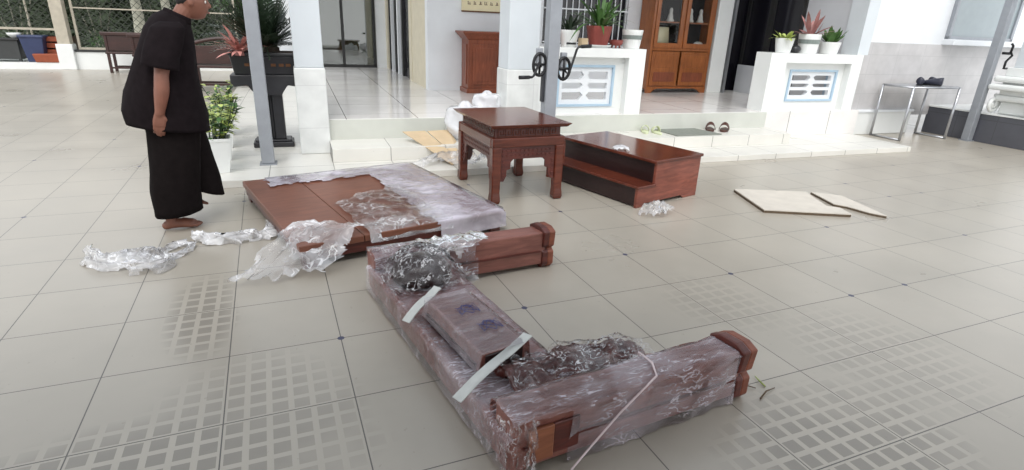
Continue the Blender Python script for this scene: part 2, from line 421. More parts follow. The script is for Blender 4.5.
# right side of the veranda: corner frame, dark door leaves, grey return
hbox('trim_3', 'white_tile', 7.31, 7.62, 3.28, 3.8, ZV, CEIL, .01)
hbox('trim_4', 'steel', 7.68, 7.73, 3.3, 3.36, ZV, CEIL)
hbox('wall_veranda_end', 'dark_room', 7.8, 8.3, 3.7, 3.9, ZV, CEIL)
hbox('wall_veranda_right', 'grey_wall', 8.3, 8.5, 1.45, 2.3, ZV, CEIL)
d2 = struct(MB().box(8.3, 8.36, 2.3, 3.7, ZV, CEIL), 'door_2', 'dark_room')
f = MB()
for v in (2.3, 2.98, 3.05, 3.6): f.box(8.27, 8.31, v, v+.06, ZV, CEIL)
f.build('door_frame', 'dark_metal', d2)
hbox('pillar_right', 'upper_paint', 8.28, 8.5, 1.15, 1.45, 1.25, CEIL)
# front wall to the right of the porch, tiled dado, skirting block
hbox('wall_right_upper', 'white_wall', 8.5, 14, 1.3, 1.6, 1.44, CEIL)
hbox('wall_right_dado', 'dado', 8.42, 14, 1.28, 1.6, .3, 1.44)
hbox('trim_5', 'white_tile', 8.3, 9.95, 1.235, 1.4, 0, .37, .01)
hbox('trim_6', 'white_wall', 8.28, 9.98, 1.215, 1.4, .36, .4, .006)
w3 = MB().box(10.32, 10.38, 1.24, 1.31, 1.52, 2.9).box(11.9, 11.96, 1.24, 1.31, 1.52, 2.9).box(10.32, 11.96, 1.24, 1.31, 1.52, 1.58).box(10.32, 11.96, 1.24, 1.31, 2.84, 2.9)
win3 = struct(w3, 'window_3', 'post')
MB().box(10.36, 11.93, 1.27, 1.285, 1.56, 2.86).build('window_pane', 'glass_sash', win3)
hbox('trim_7', 'white_wall', 10.28, 13, 1.1, 1.32, 1.44, 1.53, .01)
# dark tiled terrace on the right
hbox('floor_terrace', 'dark_tile', 10.42, 14, -4, 1.3, 0, .44, .005)
hbox('trim_8', 'white_tile', 10.40, 14, -4, 1.3, .44, .462)

# parapets with a recessed panel and a blue-framed pierced block
def parapet(name, u0, u1, zb, zt, r, fr, v0=1.08, depth=.3):
    """r recess (u0,u1,z0,z1), fr outer edge of the blue frame"""
    ru0, ru1, rz0, rz1 = r; fu0, fu1, fz0, fz1 = fr; rd = .11
    mb = MB().box(u0, ru0, v0, v0+depth, zb, zt).box(ru1, u1, v0, v0+depth, zb, zt).box(ru0, ru1, v0, v0+depth, zb, rz0).box(ru0, ru1, v0, v0+depth, rz1, zt)
    va, vb = v0+rd, v0+depth-.05
    mb.box(ru0, fu0, va, vb, rz0, rz1).box(fu1, ru1, va, vb, rz0, rz1).box(fu0, fu1, va, vb, rz0, fz0).box(fu0, fu1, va, vb, fz1, rz1)
    p = struct(mb, name, 'white_tile')
    w = .028; a, b = va-.018, vb+.018
    MB().box(fu0, fu0+w, a, b, fz0, fz1).box(fu1-w, fu1, a, b, fz0, fz1).box(fu0+w, fu1-w, a, b, fz0, fz0+w).box(fu0+w, fu1-w, a, b, fz1-w, fz1).build('vent_frame', 'blue_frame', p)
    i0, i1, j0, j1 = fu0+w, fu1-w, fz0+w, fz1-w
    cu = (i0+i1)/2; g = MB(); y0, y1 = va+.01, va+.07
    e = .055
    g.box(i0, i0+e, y0, y1, j0, j1).box(i1-e, i1, y0, y1, j0, j1).box(i0+e, i1-e, y0, y1, j0, j0+e).box(i0+e, i1-e, y0, y1, j1-e, j1)
    g.box(cu-.025, cu+.025, y0, y1, j0+e, j1-e)
    H_ = (j1-j0-2*e)
    for k in (1, 2):
        z = j0+e+H_*k/3; g.box(i0+e, cu-.025, y0, y1, z-.022, z+.022).box(cu+.025, i1-e, y0, y1, z-.022, z+.022)
    for k in range(3):                      # cut-off corners towards the middle bar
        z0 = j0+e+H_*k/3+(.022 if k else 0); z1 = j0+e+H_*(k+1)/3-(.022 if k < 2 else 0)
        for sg in (-1, 1):
            x = cu+sg*.025
            g.prism([(x, z0), (x+sg*.05, z0), (x, z0+.05)][::sg], 'y', y0, y1); g.prism([(x, z1), (x, z1-.035), (x+sg*.035, z1)][::sg], 'y', y0, y1)
    g.build('pierced_block', 'white_wall', p)
    return p
parapet('parapet_left', 2.99, 4.49, ZS, 1.25, (3.12, 4.25, .34, 1.14), (3.3, 4.11, .52, 1.04))
parapet('parapet_right', 6.56, 8.34, ZP, 1.25, (6.86, 8.13, .38, 1.12), (7.06, 8.0, .56, 1.02))

# ------------------------------------------------------------------ awning posts
def steel_post(u, v, zb, label, h=3.3, w=.17, plate=True):
    p = thing('awning_post', label, 'post', W(u, v, zb), TH, 'awning posts')
    MB().box(-w/2, w/2, -w/2, w/2, .012, h).build('shaft', 'post', p, .008)
    MB().box(-w/2-.02, w/2+.02, -w/2-.02, w/2+.02, 0, .012).build('base_plate', 'post', p)
    return p
p1 = steel_post(-.12, .6, ZP, 'slim grey steel post beside the white potted plants', w=.12)
p2 = steel_post(2.86, .42, ZP, 'grey steel post with two crank winches behind the carved table', w=.135)
p3 = steel_post(10.35, .5, 0, 'grey steel post with a hook handle beside the steel rack', w=.115)
def winch(parent, x, y, z, sg, hz):
    g = MB()
    g.tube([(x+.0*sg, y, z+.115*sin(a)) if False else (x+.075*cos(a), y, z+.115*sin(a)) for a in [2*PI*k/20 for k in range(21)]], .018, 8, False)
    g.tube([(x, y, z-.1), (x, y, z+.1)], .014, 8).tube([(x-.07, y, z), (x+.07, y, z)], .014, 8)
    w = g.build('winch_wheel', 'iron', parent, smooth=True)
    MB().box(x-.035, x+.035, y-.0, y+.05, z-.03, z+.17).build('winch_box', 'post', parent, .008)
    h = MB().tube([(x, y-.03, z-.02), (x+sg*.03, y-.07, z-.03*hz), (x+sg*.1, y-.09, z+hz*.11), (x+sg*.12, y-.09, z+hz*.125), (x+sg*.27, y-.09, z+hz*.13)], .014, 8).tube([(x+sg*.15, y-.09, z+hz*.127), (x+sg*.27, y-.09, z+hz*.13)], .02, 8)
    h.build('crank_handle', 'iron', parent, smooth=True)
winch(p2, -.14, -.02, 1.02, -1, -1.)
winch(p2, .15, -.02, .98, 1, 1.9)
MB().box(-.1, -.068, -.03, .03, .62, .95).build('chain_cover', 'post_dark', p2, .006)
MB().tube([(.13, -.12, 1.5), (.16, -.13, 1.47), (.15, -.13, 1.38), (.19, -.14, 1.33), (.09, -.14, 1.24), (.09, -.14, 1.14), (.16, -.14, 1.14)], .017, 8).tube([(.09, -.05, 1.36), (.15, -.13, 1.36)], .02, 8).build('crank_handle', 'iron', p3, smooth=True)

# ------------------------------------------------------------------ carved side table
def carved_table():
    t = thing('carved_table', 'square carved red wood table with key-pattern frieze and cusped brackets', 'table', (1.685, 4.37, 0), .02)
    Wd, D, Ht = .69, .92, .70
    top = MB()
    top.hexa([(-.01, -.01, Ht-.035), (Wd+.01, -.01, Ht-.035), (Wd+.01, D+.01, Ht-.035), (-.01, D+.01, Ht-.035)], [(-.045, -.045, Ht), (Wd+.045, -.045, Ht), (Wd+.045, D+.045, Ht), (-.045, D+.045, Ht)])
    tp = top.build('tabletop', 'red_wood', t, .006)
    i = .035
    MB().box(i, Wd-i, i, D-i, Ht-.115, Ht-.035).build('frieze', 'red_wood_dark', t)
    key = MB()                                   # raised meander
    def meander(o, d, nrm, n, L):
        step = L/n; zb, zt = Ht-.108, Ht-.048; w = .008
        for k in range(n):
            s0 = k*step
            segs = [((0, zb), (0, zt)), ((0, zt), (step*.75, zt)), ((step*.75, zt), (step*.75, zb+.018)), ((step*.75, zb+.018), (step*.35, zb+.018)), ((step*.35, zb+.018), (step*.35, zb+.04)), ((step*.0, zb), (step*1.0, zb))]
            for (a, za), (b, zc) in segs:
                a0, a1 = min(a, b)+s0-w*.5, max(a, b)+s0+w*.5; z0, z1 = min(za, zc)-w*.5, max(za, zc)+w*.5
                P = [o+d*a0, o+d*a1, o+d*a1+nrm*.008, o+d*a0+nrm*.008]
                key.hexa([(q.x, q.y, z0) for q in P], [(q.x, q.y, z1) for q in P])
    X, Y = Vector((1, 0, 0)), Vector((0, 1, 0))
    meander(Vector((i+.02, i, 0)), X, -Y, 8, Wd-2*i-.05); meander(Vector((i, i+.03, 0)), Y, -X, 10, D-2*i-.06)
    meander(Vector((i+.02, D-i, 0)), X, Y, 8, Wd-2*i-.05); meander(Vector((Wd-i, i+.03, 0)), Y, X, 10, D-2*i-.06)
    key.build('key_pattern', 'red_wood', t)
    zA = Ht-.115
    ap = MB()
    for (x0, x1, y0, y1) in ((.0, Wd, 0, .05), (0, Wd, D-.05, D), (0, .05, .05, D-.05), (Wd-.05, Wd, .05, D-.05)): ap.box(x0, x1, y0, y1, zA-.085, zA)
    ap.build('apron', 'red_wood', t, .012)
    lw = .085
    for (x, y, sx, sy) in ((0, 0, 1, 1), (Wd, 0, -1, 1), (0, D, 1, -1), (Wd, D, -1, -1)):
        g = MB()
        def sec(a, z, e=0.): return [(x+sx*e, y+sy*e, z), (x+sx*(a+e), y+sy*e, z), (x+sx*(a+e), y+sy*(a+e), z), (x+sx*e, y+sy*(a+e), z)]
        prof = [(zA-.08, lw, 0), (.22, lw*.94, 0), (.1, lw*.9, .0), (.07, lw*.98, -.004), (.03, lw*1.05, -.008), (0, lw*.88, 0)]
        rings = [[g.b.verts.new(q) for q in sec(a, z, e)] for z, a, e in prof]; g.skin(rings)
        g.build('leg', 'red_wood', t, .01)
    def spandrel(L, mk):
        """openwork bracket board under the apron in its own plane (s, z)"""
        zt = zA-.085; g = MB()
        q = [(lw, zt), (lw, zt-.30), (lw+.03, zt-.30), (lw+.055, zt-.25), (lw+.05, zt-.2), (lw+.09, zt-.19), (lw+.085, zt-.13), (lw+.12, zt-.105), (L-lw-.12, zt-.105), (L-lw-.085, zt-.13), (L-lw-.09, zt-.19), (L-lw-.05, zt-.2), (L-lw-.055, zt-.25), (L-lw-.03, zt-.30), (L-lw, zt-.30), (L-lw, zt)]
        # build as strips so that the outline stays cusped
        half = [(lw, .30), (lw+.03, .30), (lw+.055, .25), (lw+.056, .2), (lw+.09, .19), (lw+.092, .13), (lw+.12, .105)]
        pts = [(a, zt-b) for a, b in half]+[(L-a, zt-b) for a, b in half[::-1]]
        for (a, za), (b, zb) in zip(pts, pts[1:]):
            if b-a < 1e-4: continue
            g.hexa([mk(a, 0, za), mk(b, 0, zb), mk(b, .018, zb), mk(a, .018, za)], [mk(a, 0, zt), mk(b, 0, zt), mk(b, .018, zt), mk(a, .018, zt)])
        n = int((L-2*lw)/.04)
        for k in range(n):
            a = lw+.012+k*(L-2*lw-.02)/n
            for z in (zt-.03, zt-.07): 
                g.hexa([mk(a, -.007, z-.012), mk(a+.024, -.007, z-.012), mk(a+.024, .0, z-.012), mk(a, .0, z-.012)], [mk(a, -.007, z+.006), mk(a+.024, -.007, z+.006), mk(a+.024, 0, z+.006), mk(a, 0, z+.006)])
        for z in (.14, .18, .22, .26):
            for a in (lw+.012, L-lw-.03): g.hexa([mk(a, -.007, zt-z), mk(a+.02, -.007, zt-z), mk(a+.02, 0, zt-z), mk(a, 0, zt-z)], [mk(a, -.007, zt-z+.02), mk(a+.02, -.007, zt-z+.02), mk(a+.02, 0, zt-z+.02), mk(a, 0, zt-z+.02)])
        return g
    spandrel(Wd, lambda s, d, z: (s, .02+d, z)).build('carved_bracket', 'red_wood_dark', t)
    spandrel(Wd, lambda s, d, z: (s, D-.02-d, z)).build('carved_bracket', 'red_wood_dark', t)
    spandrel(D, lambda s, d, z: (.02+d, s, z)).build('carved_bracket', 'red_wood_dark', t)
    spandrel(D, lambda s, d, z: (Wd-.02-d, s, z)).build('carved_bracket', 'red_wood_dark', t)
carved_table()

# ------------------------------------------------------------------ two-step wooden stool
def step_stool():
    # local x along the long side towards the far left, y towards the back right
    t = thing('step_stool', 'low two-step red wood stool with dark risers beside the carved table', 'stool', (2.89, 3.93, 0), math.radians(14))
    # local: x = depth (front->back, along the visible side panel), y = length
    D, L, H, h1, d1 = .86, 1.25, .412, .20, .20
    prof = [(0, 0), (.1, 0), (.14, .03), (.62, .03), (.66, 0), (D, 0), (D, H-.02), (d1, H-.02), (d1, h1-.02), (0, h1-.02)]
    for y in (0, L-.03):
        g = MB()
        g.prism([(0, .03), (.14, .03), (.62, .03), (D, .03), (D, H-.02), (d1+.02, H-.02), (d1+.02, h1-.02), (0, h1-.02)], 'y', y, y+.03)
        g.prism([(0, 0), (.09, 0), (.14, .03), (0, .03)], 'y', y, y+.03).prism([(.67, 0), (D, 0), (D, .03), (.62, .03)], 'y', y, y+.03)
        g.build('side_panel', 'side_wood', t, .004)
    MB().box(-.015, d1+.03, -.012, L+.012, h1-.022, h1).build('lower_tread', 'red_wood', t, .006)
    MB().box(d1-.012, D+.015, -.015, L+.015, H-.028, H).build('upper_tread', 'red_wood', t, .006)
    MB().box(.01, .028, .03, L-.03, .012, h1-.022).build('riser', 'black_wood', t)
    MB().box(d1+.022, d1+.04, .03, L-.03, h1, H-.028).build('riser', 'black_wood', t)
    MB().box(D-.03, D-.012, .03, L-.03, .03, H-.028).build('back_panel', 'red_wood', t)
    return t
stool = step_stool()
# scrap of film on the stool
def scrap(name, label, loc, r, h, seed, mat='film_loose', n=26, sx=1., sy=1., rz=0.):
    def fn(a, b):
        x, y = (a-.5)*2*r*sx, (b-.5)*2*r*sy
        q = Vector((x*9/max(r*4, .2)+seed, y*9/max(r*4, .2), seed*.7))
        e = max(0, 1-((a-.5)**2+(b-.5)**2)*4)
        z = e**.5*h*(.3+.7*abs(ridge(q)))+.008*ridge(q*2)*(h/.1)
        return (x+.35*r*noise.noise(q*.9), y+.35*r*noise.noise(q*.9+Vector((9, 3, 1))), max(.003, z))
    def keep(a, b):
        d = math.hypot(a-.5, b-.5)*2
        return d < .86+.3*noise.noise(Vector((math.atan2(b-.5, a-.5)*1.4, seed, d)))
    o = MB().sheet(fn, n, n, keep).build(name, mat, smooth=True, recalc=False)
    tag(o, label, 'plastic film', None, None, loc, rz)
    return o
scrap('film_scrap', 'small torn scrap of clear film lying on top of the step stool', (3.03, 4.47, .414), .09, .04, 3.1, 'film_bag')
scrap('film_scrap', 'small crumpled ball of clear film on the floor by the step stool corner', (2.98, 3.74, 0), .15, .12, 5.3, 'film_loose')

# ------------------------------------------------------------------ low platform half unwrapped
def platform():
    t = thing('low_platform', 'low brown wooden platform bed, half unwrapped from milky plastic', 'platform', (.06, 3.42, 0), math.radians(12.3))
    Wd, D, z0, z1 = 1.535, 1.7, .10, .165
    xs = [0, .42, Wd]
    for a, b in zip(xs, xs[1:]): MB().box(a+.002, b-.002, 0, D, z1-.045, z1).build('top_board', 'top_wood', t, .006)
    g = MB()
    for (a, b, c, d) in ((.02, Wd-.02, .015, .045), (.02, Wd-.02, D-.045, D-.015), (.02, .05, .045, D-.045), (Wd-.05, Wd-.02, .045, D-.045)): g.box(a, b, c, d, .05, z1-.045)
    g.build('apron', 'red_wood_dark', t, .004)
    for x in (.03, Wd-.12):
        for y in (.02, D-.11): MB().box(x, x+.09, y, y+.09, 0, z1-.045).build('leg', 'red_wood_dark', t, .005)
    # dense wrap over the right and back bands, hanging over the edges
    def wrap(a, b):
        x = -.03+a*(Wd+.06); y = -.03+b*(D+.06)
        q = Vector((x*7, y*7, 2.)); z = z1+.006+.010*max(0, ridge(q))+.006*noise.noise(q*3)
        e = 0.
        for dd in (x-Wd, y-D, -y): e = max(e, dd)
        if e > 0: z = z1-.004-(e/.03)*.12
        elif y < .03: y, z = -.012, z1+.006
        elif x > Wd-.03: x, z = Wd+.012, z1+.006
        elif y > D-.03: y, z = D+.012, z1+.006
        return (min(x, Wd+.012), max(min(y, D+.012), -.012), z)
    def keep(a, b):
        x = -.03+a*(Wd+.06); y = -.03+b*(D+.06); w = .05*noise.noise(Vector((x*6, y*6, 5)))
        return x+w > .95+.07*(y/D) or (y+w*1.6 > 1.40+.05*noise.noise(Vector((x*9, 1, 1))) and x+w > .17)
    MB().sheet(wrap, 60, 66, keep).build('wrap_film', 'film_thick', t, smooth=True, recalc=False)
    # clear crumpled sheet folded back over the middle
    def clear(a, b):
        x = .46+a*.62; y = -.04+b*(1.22-.2*a); q = Vector((x*6+4, y*6, 9))
        z = z1+.012+.022*max(0, ridge(q*.9))*(.4+.6*sin(PI*min(1, a*1.2)))+.003*noise.noise(q*3)
        if y < 0: z = z1-.05
        return (x+.03*noise.noise(q), y+.03*noise.noise(q+Vector((5, 5, 5))), z)
    MB().sheet(clear, 40, 60, lambda a, b: b < .62+.38*a+.1*noise.noise(Vector((a*5, b*5, 2))) and b < 1.25-.35*abs(a-.6)).build('clear_film', 'film_clear', t, smooth=True, recalc=False)
    # film pulled over the front left edge and down to the floor
    def drape(a, b):
        # b from the floor pile (0) up over the board (1); a across
        P0 = Vector((-.42-.12*a, -.02+.02*a, 0)).lerp(Vector((-.16+.34*a, -.17+.02*a, 0)), a)
        P1 = Vector((.12+.36*a, .36-.3*a, z1+.02))
        s = b
        p = P0.lerp(P1, s)
        z = .02+(z1+.02)*min(1, (s*1.55))**1.4
        q = Vector((a*4.5, b*3.2, 3.)); q2 = Vector((a*9+b*2, b*2.5, 1.))
        p = p+Vector((.05*noise.noise(q*1.3), .05*noise.noise(q*1.3+Vector((3, 8, 1))), 0))
        return (p.x, p.y, max(.004, z+.045*max(0, ridge(q2))*(1-.5*b)+.005*noise.noise(q*3)))
    MB().sheet(drape, 44, 50, lambda a, b: a < .95+.1*noise.noise(Vector((b*6, 1, 1))) and a > .04+.08*noise.noise(Vector((b*7, 4, 4)))).build('pulled_film', 'film_loose', t, smooth=True, recalc=False)
    return t
platform()

def ribbon(name, label, pts, w, h, seed, mat='film_loose', n=120, m=26):
    pts = [Vector((*p, 0)) for p in pts]
    def at(t):
        t = t*(len(pts)-1); i = min(int(t), len(pts)-2); f_ = t-i
        p0, p1, p2, p3 = pts[max(i-1, 0)], pts[i], pts[i+1], pts[min(i+2, len(pts)-1)]
        return .5*((2*p1)+(p2-p0)*f_+(2*p0-5*p1+4*p2-p3)*f_*f_+(3*p1-p0-3*p2+p3)*f_**3)
    def fn(a, b):
        p = at(a); d = (at(min(1, a+.01))-at(max(0, a-.01))).normalized(); s = Vector((-d.y, d.x, 0))
        q = Vector((a*8+seed, b*3, seed)); ww = w*(.55+.6*abs(noise.noise(Vector((a*3.5, seed, 0)))))*(.35+.65*sin(PI*min(1, a*.9+.08)))
        p = p+s*(b-.5)*2*ww+Vector((.04*noise.noise(q*1.4), .04*noise.noise(q*1.4+Vector((4, 4, 4))), 0))
        z = h*sin(PI*b)**.6*(.25+.75*max(0, ridge(Vector((a*4, b*4+seed, seed)))))+.005*noise.noise(q*3)
        return (p.x, p.y, max(.004, z))
    o = MB().sheet(fn, n, m, lambda a, b: abs(b-.5) < .5+.12*noise.noise(Vector((a*14, seed, b)))).build(name, mat, smooth=True, recalc=False)
    return tag(o, label, 'plastic film')
ribbon('film_strip', 'crumpled strip of clear film on the floor in front of the standing person', [(-1.16, 4.06), (-1.1, 3.9), (-.95, 3.86), (-.82, 3.92), (-.72, 3.72), (-.9, 3.7)], .13, .09, 2.2)
ribbon('film_strip', 'thin loop of clear film lying on the floor near the bare foot', [(-.86, 3.92), (-.77, 4.0), (-.66, 4.1), (-.6, 4.04), (-.64, 3.9), (-.74, 3.85)], .035, .045, 6.4)
ribbon('film_strip', 'long twisted strip of clear film along the left side of the low platform', [(-.58, 4.16), (-.48, 4.1), (-.34, 4.06), (-.2, 4.1), (-.08, 4.15), (-.12, 4.45)], .085, .08, 4.7)

# ------------------------------------------------------------------ wrapped u-shaped bench base
RB = math.radians(4.2)
def bench():
    t = thing('bench_base', 'u-shaped red wood bench base wrapped in stretch film, near centre of courtyard', 'bench base', (.59, 1.39, 0), RB)
    L, A = 1.66, 1.14            # bar length (local y), arm length (local x)
    zb, za, th = .15, .25, .14
    # platform bar
    g = MB().box(0.02, .42, .1, L-.02, .035, zb)
    g.build('seat_bar', 'wrap_wood', t, .008)
    g = MB()
    for y in (.02, L-.12): MB().prism([(0, 0), (.06, 0), (.1, .035), (0, .035)], 'y', y, y+.1).build('bar_foot', 'wrap_wood', t, .004)
    def arm(y0, y1, face, A):
        g = MB().box(0, A-.06, y0, y1, .03, za)
        a = g.build('arm_rail', 'wrap_wood', t, .01)
        MB().box(.03, A-.1, (y0 if face < 0 else y1)+face*.006-.006, (y0 if face < 0 else y1)+face*.006+.006, .12, .128).build('rail_groove', 'red_wood_dark', a)
        yc = (y0+y1)/2; e = .03; h = (y1-y0)/2
        # end block, two lobes with a waist
        pr = [(-h*.8, .0), (h*.8, .0), (h+.012, .03), (h+.012, .115), (h-.012, .135), (h+.012, .155), (h+.022, .255), (h*.6, .28), (-h*.6, .28), (-h-.022, .255), (-h-.012, .155), (-h+.012, .135), (-h-.012, .115), (-h-.012, .03)]
        MB().prism([(yc+p, z) for p, z in pr], 'x', A-.045, A).build('end_block', 'raw_wood', t, .008)
        MB().prism([(yc+p*1.02, z*1.0+.002) for p, z in pr], 'x', A-.085, A-.045).build('end_trim', 'red_wood_dark', t, .006)
    arm(0, th, -1, A); arm(L-th+.03, L+.03, -1, A+.03)
    MB().box(-.004, .02, .0, L, .02, zb+.01).build('bar_face', 'wrap_wood', t, .008)
    # raised blunt end of the near arm seen through the film
    MB().box(.15, .26, -.012, 0, .07, .2).build('hollow_shade_patch', 'red_wood_dark', t, .004)  # dark patch on the arm face, standing in for a shaded hollow
    MB().box(.05, .15, -.016, 0, .06, .2).build('bare_patch', 'orange_wood', t, .004, label='bare orange-brown wood at the torn film')
    # stretch film round the near arm, flaring to the floor in front
    def wrapn(x0, x1, y0, y1, top, flare, seed, keep=None):
        def fn(a, b):
            x = x0+(x1-x0)*a
            P = [(y0-flare, .004), (y0-.012, top-.01), (y0+.0, top+.008), (y1, top+.008), (y1+.012, top-.02), (y1+.016, .01)]
            s = b*(len(P)-1); i = min(int(s), len(P)-2); f_ = s-i
            y = P[i][0]+(P[i+1][0]-P[i][0])*f_; z = P[i][1]+(P[i+1][1]-P[i][1])*f_
            q = Vector((x*5+seed, b*4, seed)); 
            fl = flare*(1-a)*.5 if b < .2 else 0
            return (x, y-fl*(1-b*5)+.008*noise.noise(q*2)-(.012*max(0, ridge(q*1.6)) if b < .3 else 0), max(.004, z+.005*noise.noise(q*3)))
        return MB().sheet(fn, 46, 40, keep)
    wrapn(-.015, A-.09, 0, th, za, .006, 1., lambda a, b: a > .22+.04*noise.noise(Vector((b*9, 1, 1))) or b > .22).build('stretch_film', 'film_bench', t, smooth=True, recalc=False)
    wrapn(.0, A-.14, L-th+.03, L+.03, za, .003, 7., lambda a, b: a < .62+.1*noise.noise(Vector((b*5, 2, 2)))).build('stretch_film', 'film_bench', t, smooth=True, recalc=False)
    def barfilm(a, b):
        P = [(-.02, .012), (-.018, zb), (-.006, zb+.016), (.2, zb+.014), (.42, zb+.012), (.432, zb-.01), (.434, .02)]
        s = a*(len(P)-1); i = min(int(s), len(P)-2); f_ = s-i
        x = P[i][0]+(P[i+1][0]-P[i][0])*f_; z = P[i][1]+(P[i+1][1]-P[i][1])*f_; y = .0+b*(L-.02)
        q = Vector((x*8, y*4, 3.))
        return (x-(.01*max(0, ridge(q*1.3)) if a < .3 else 0), y, z+.006*max(0, ridge(q))+.002*noise.noise(q*3))
    MB().sheet(barfilm, 40, 70).build('stretch_film', 'film_bench', t, smooth=True, recalc=False)
    # crinkled film gathered round the near outer corner
    def corner(a, b):
        ang = PI*1.02+a*PI*.62; r = .05+.03*ridge(Vector((a*7, b*3, 2)))*.6
        x, y = .03+cos(ang)*r*1.1, .05+sin(ang)*r*1.6
        q = Vector((a*7, b*5, 8)); z = .01+b*(za+.005)
        fl = (1-b)*.06
        return (x-fl*.4+.012*noise.noise(q*2), y-fl+.012*noise.noise(q*2+Vector((2, 7, 2))), z)
    MB().sheet(corner, 34, 24).build('corner_film', 'film_silver', t, smooth=True, recalc=False)
    # dark carved boss on the far corner under silvery film
    g = MB()
    prof = [(.14, 0), (.16, .03), (.15, .07), (.125, .105), (.08, .135), (.02, .145)]
    g.lathe(prof, (.2, L-.30, zb+.01), 22, 1.05, .95)
    for k in range(9):
        a = k*2*PI/9; g.ball((.2+.1*cos(a), L-.30+.09*sin(a), zb+.085), .038, .038, .03, 8, 6)
    g.build('carved_boss', 'black_wood', t, smooth=True)
    def boss(a, b):
        x = -.02+a*.48; y = L-.50+b*.46
        d = math.hypot((x-.2)/.21, (y-(L-.29))/.19)
        q = Vector((x*11, y*11, 6)); h = .17*max(0, 1-d**2.6)
        base = zb+.02 if y < L-th+.02 else za+.012
        return (x+.012*noise.noise(q), y+.012*noise.noise(q+Vector((1, 4, 9))), max(base, zb+.02+h)+.03*max(0, ridge(q*1.5))+.006*noise.noise(q*3))
    MB().sheet(boss, 46, 44).build('boss_film', 'film_silver', t, smooth=True, recalc=False)
    # torn film hanging over the far arm
    def torn(a, b):
        x = .28+a*.42; q = Vector((x*9, b*5, 3)); s = b
        P = [(L+.03, za+.012), (L-th+.03, za+.02), (L-th+.012, za-.03), (L-th-.02, .07)]
        k = s*(len(P)-1); i = min(int(k), len(P)-2); f_ = k-i
        return (x+.02*noise.noise(q), P[i][0]+(P[i+1][0]-P[i][0])*f_-.03*max(0, ridge(q)), P[i][1]+(P[i+1][1]-P[i][1])*f_+.02*max(0, ridge(q*1.4)))
    MB().sheet(torn, 34, 26, lambda a, b: b < 1.05-.75*a+.22*noise.noise(Vector((a*9, b*3, 5)))).build('torn_film', 'film_loose', t, smooth=True, recalc=False)
    # twine tied round the near arm
    MB().tube([(.66, th+.012, .06), (.655, th+.016, za+.016), (.645, th*.5, za+.02), (.6, -.006, za+.018), (.42, -.03, .17), (.26, -.052, .06), (.2, -.06, .015)], .004, 6).build('twine', 'twine', t)
    for o in t.children_recursive:              # the bar does not meet the arms at an exact right angle
        for v in o.data.vertices: v.co.x += .055-.10*v.co.y/L
    return t
bench()

# loose wrapped rail lying on the bar
rail = thing('wrapped_rail', 'film-wrapped wooden box rail with blue scribbles lying on the bench base', 'rail', (.885, 1.845, .17), math.radians(9.5))
MB().hexa([(-.23, 0, 0), (.0, 0, 0), (.0, .52, 0), (-.23, .52, 0)], [(-.215, .0, .085), (-.01, .0, .085), (-.01, .52, .085), (-.215, .52, .085)]).build('rail_body', 'wrap_wood', rail, .008)
MB().box(-.236, -.222, .02, .5, .0, .03).build('side_groove', 'black_wood', rail)
def rf(a, b):
    P = [(-.24, .004), (-.225, .09), (.0, .09), (.012, .004)]
    k = a*3; i = min(int(k), 2); f_ = k-i; x = P[i][0]+(P[i+1][0]-P[i][0])*f_; z = P[i][1]+(P[i+1][1]-P[i][1])*f_; q = Vector((x*12, b*6, 1))
    return (x, -.02+b*.56, z+.004*max(0, ridge(q))+.002*noise.noise(q*4))
MB().sheet(rf, 30, 40).build('stretch_film', 'film_rail', rail, smooth=True, recalc=False)
for (cx, cy) in ((-.10, .34), (-.08, .17)):
    pts = []
    for j in range(61):
        a = j/60*6*PI; k = int(j/20)
        pts.append((cx+.045*cos(a+k)*(1 if k % 2 else .55), cy+.036*sin(a*(1+k % 2)+k)+.01*cos(3*a), .098))
    pts += [(cx-.05, cy-.04, .098), (cx+.05, cy+.04, .098), (cx+.045, cy-.035, .098), (cx-.05, cy+.03, .098)]
    MB().tube(pts, .0013, 5).build('pen_scribble', 'ink', rail, label='blue pen scribble')
MB().box(-.2, -.02, -.008, 0, .01, .075).build('rail_end', 'black_wood', rail, .004)
def foam_strip(label, p0, p1, wd, seed):
    p0, p1 = Vector(p0), Vector(p1); d = (p1-p0); n = Vector((-d.y, d.x, 0)).normalized()
    def fn(a, b):
        p = p0.lerp(p1, a)+n*(b-.5)*wd; return (p.x, p.y, p.z+.012*sin(PI*min(1, a*1.4))+.004*noise.noise(Vector((a*6, b*2, seed))))
    g = MB().sheet(fn, 20, 4)
    bmesh.ops.solidify(g.b, geom=g.b.faces[:], thickness=.005)
    return tag(g.build('foam_strip', 'foam', smooth=False, recalc=True), label, 'foam strip')
foam_strip('white foam strip across the far end of the wrapped box rail', (.47, 2.29, .182), (.66, 2.42, .272), .045, 1)
foam_strip('white foam strip across the near end of the wrapped box rail', (.52, 1.655, .185), (.90, 1.865, .272), .045, 2)
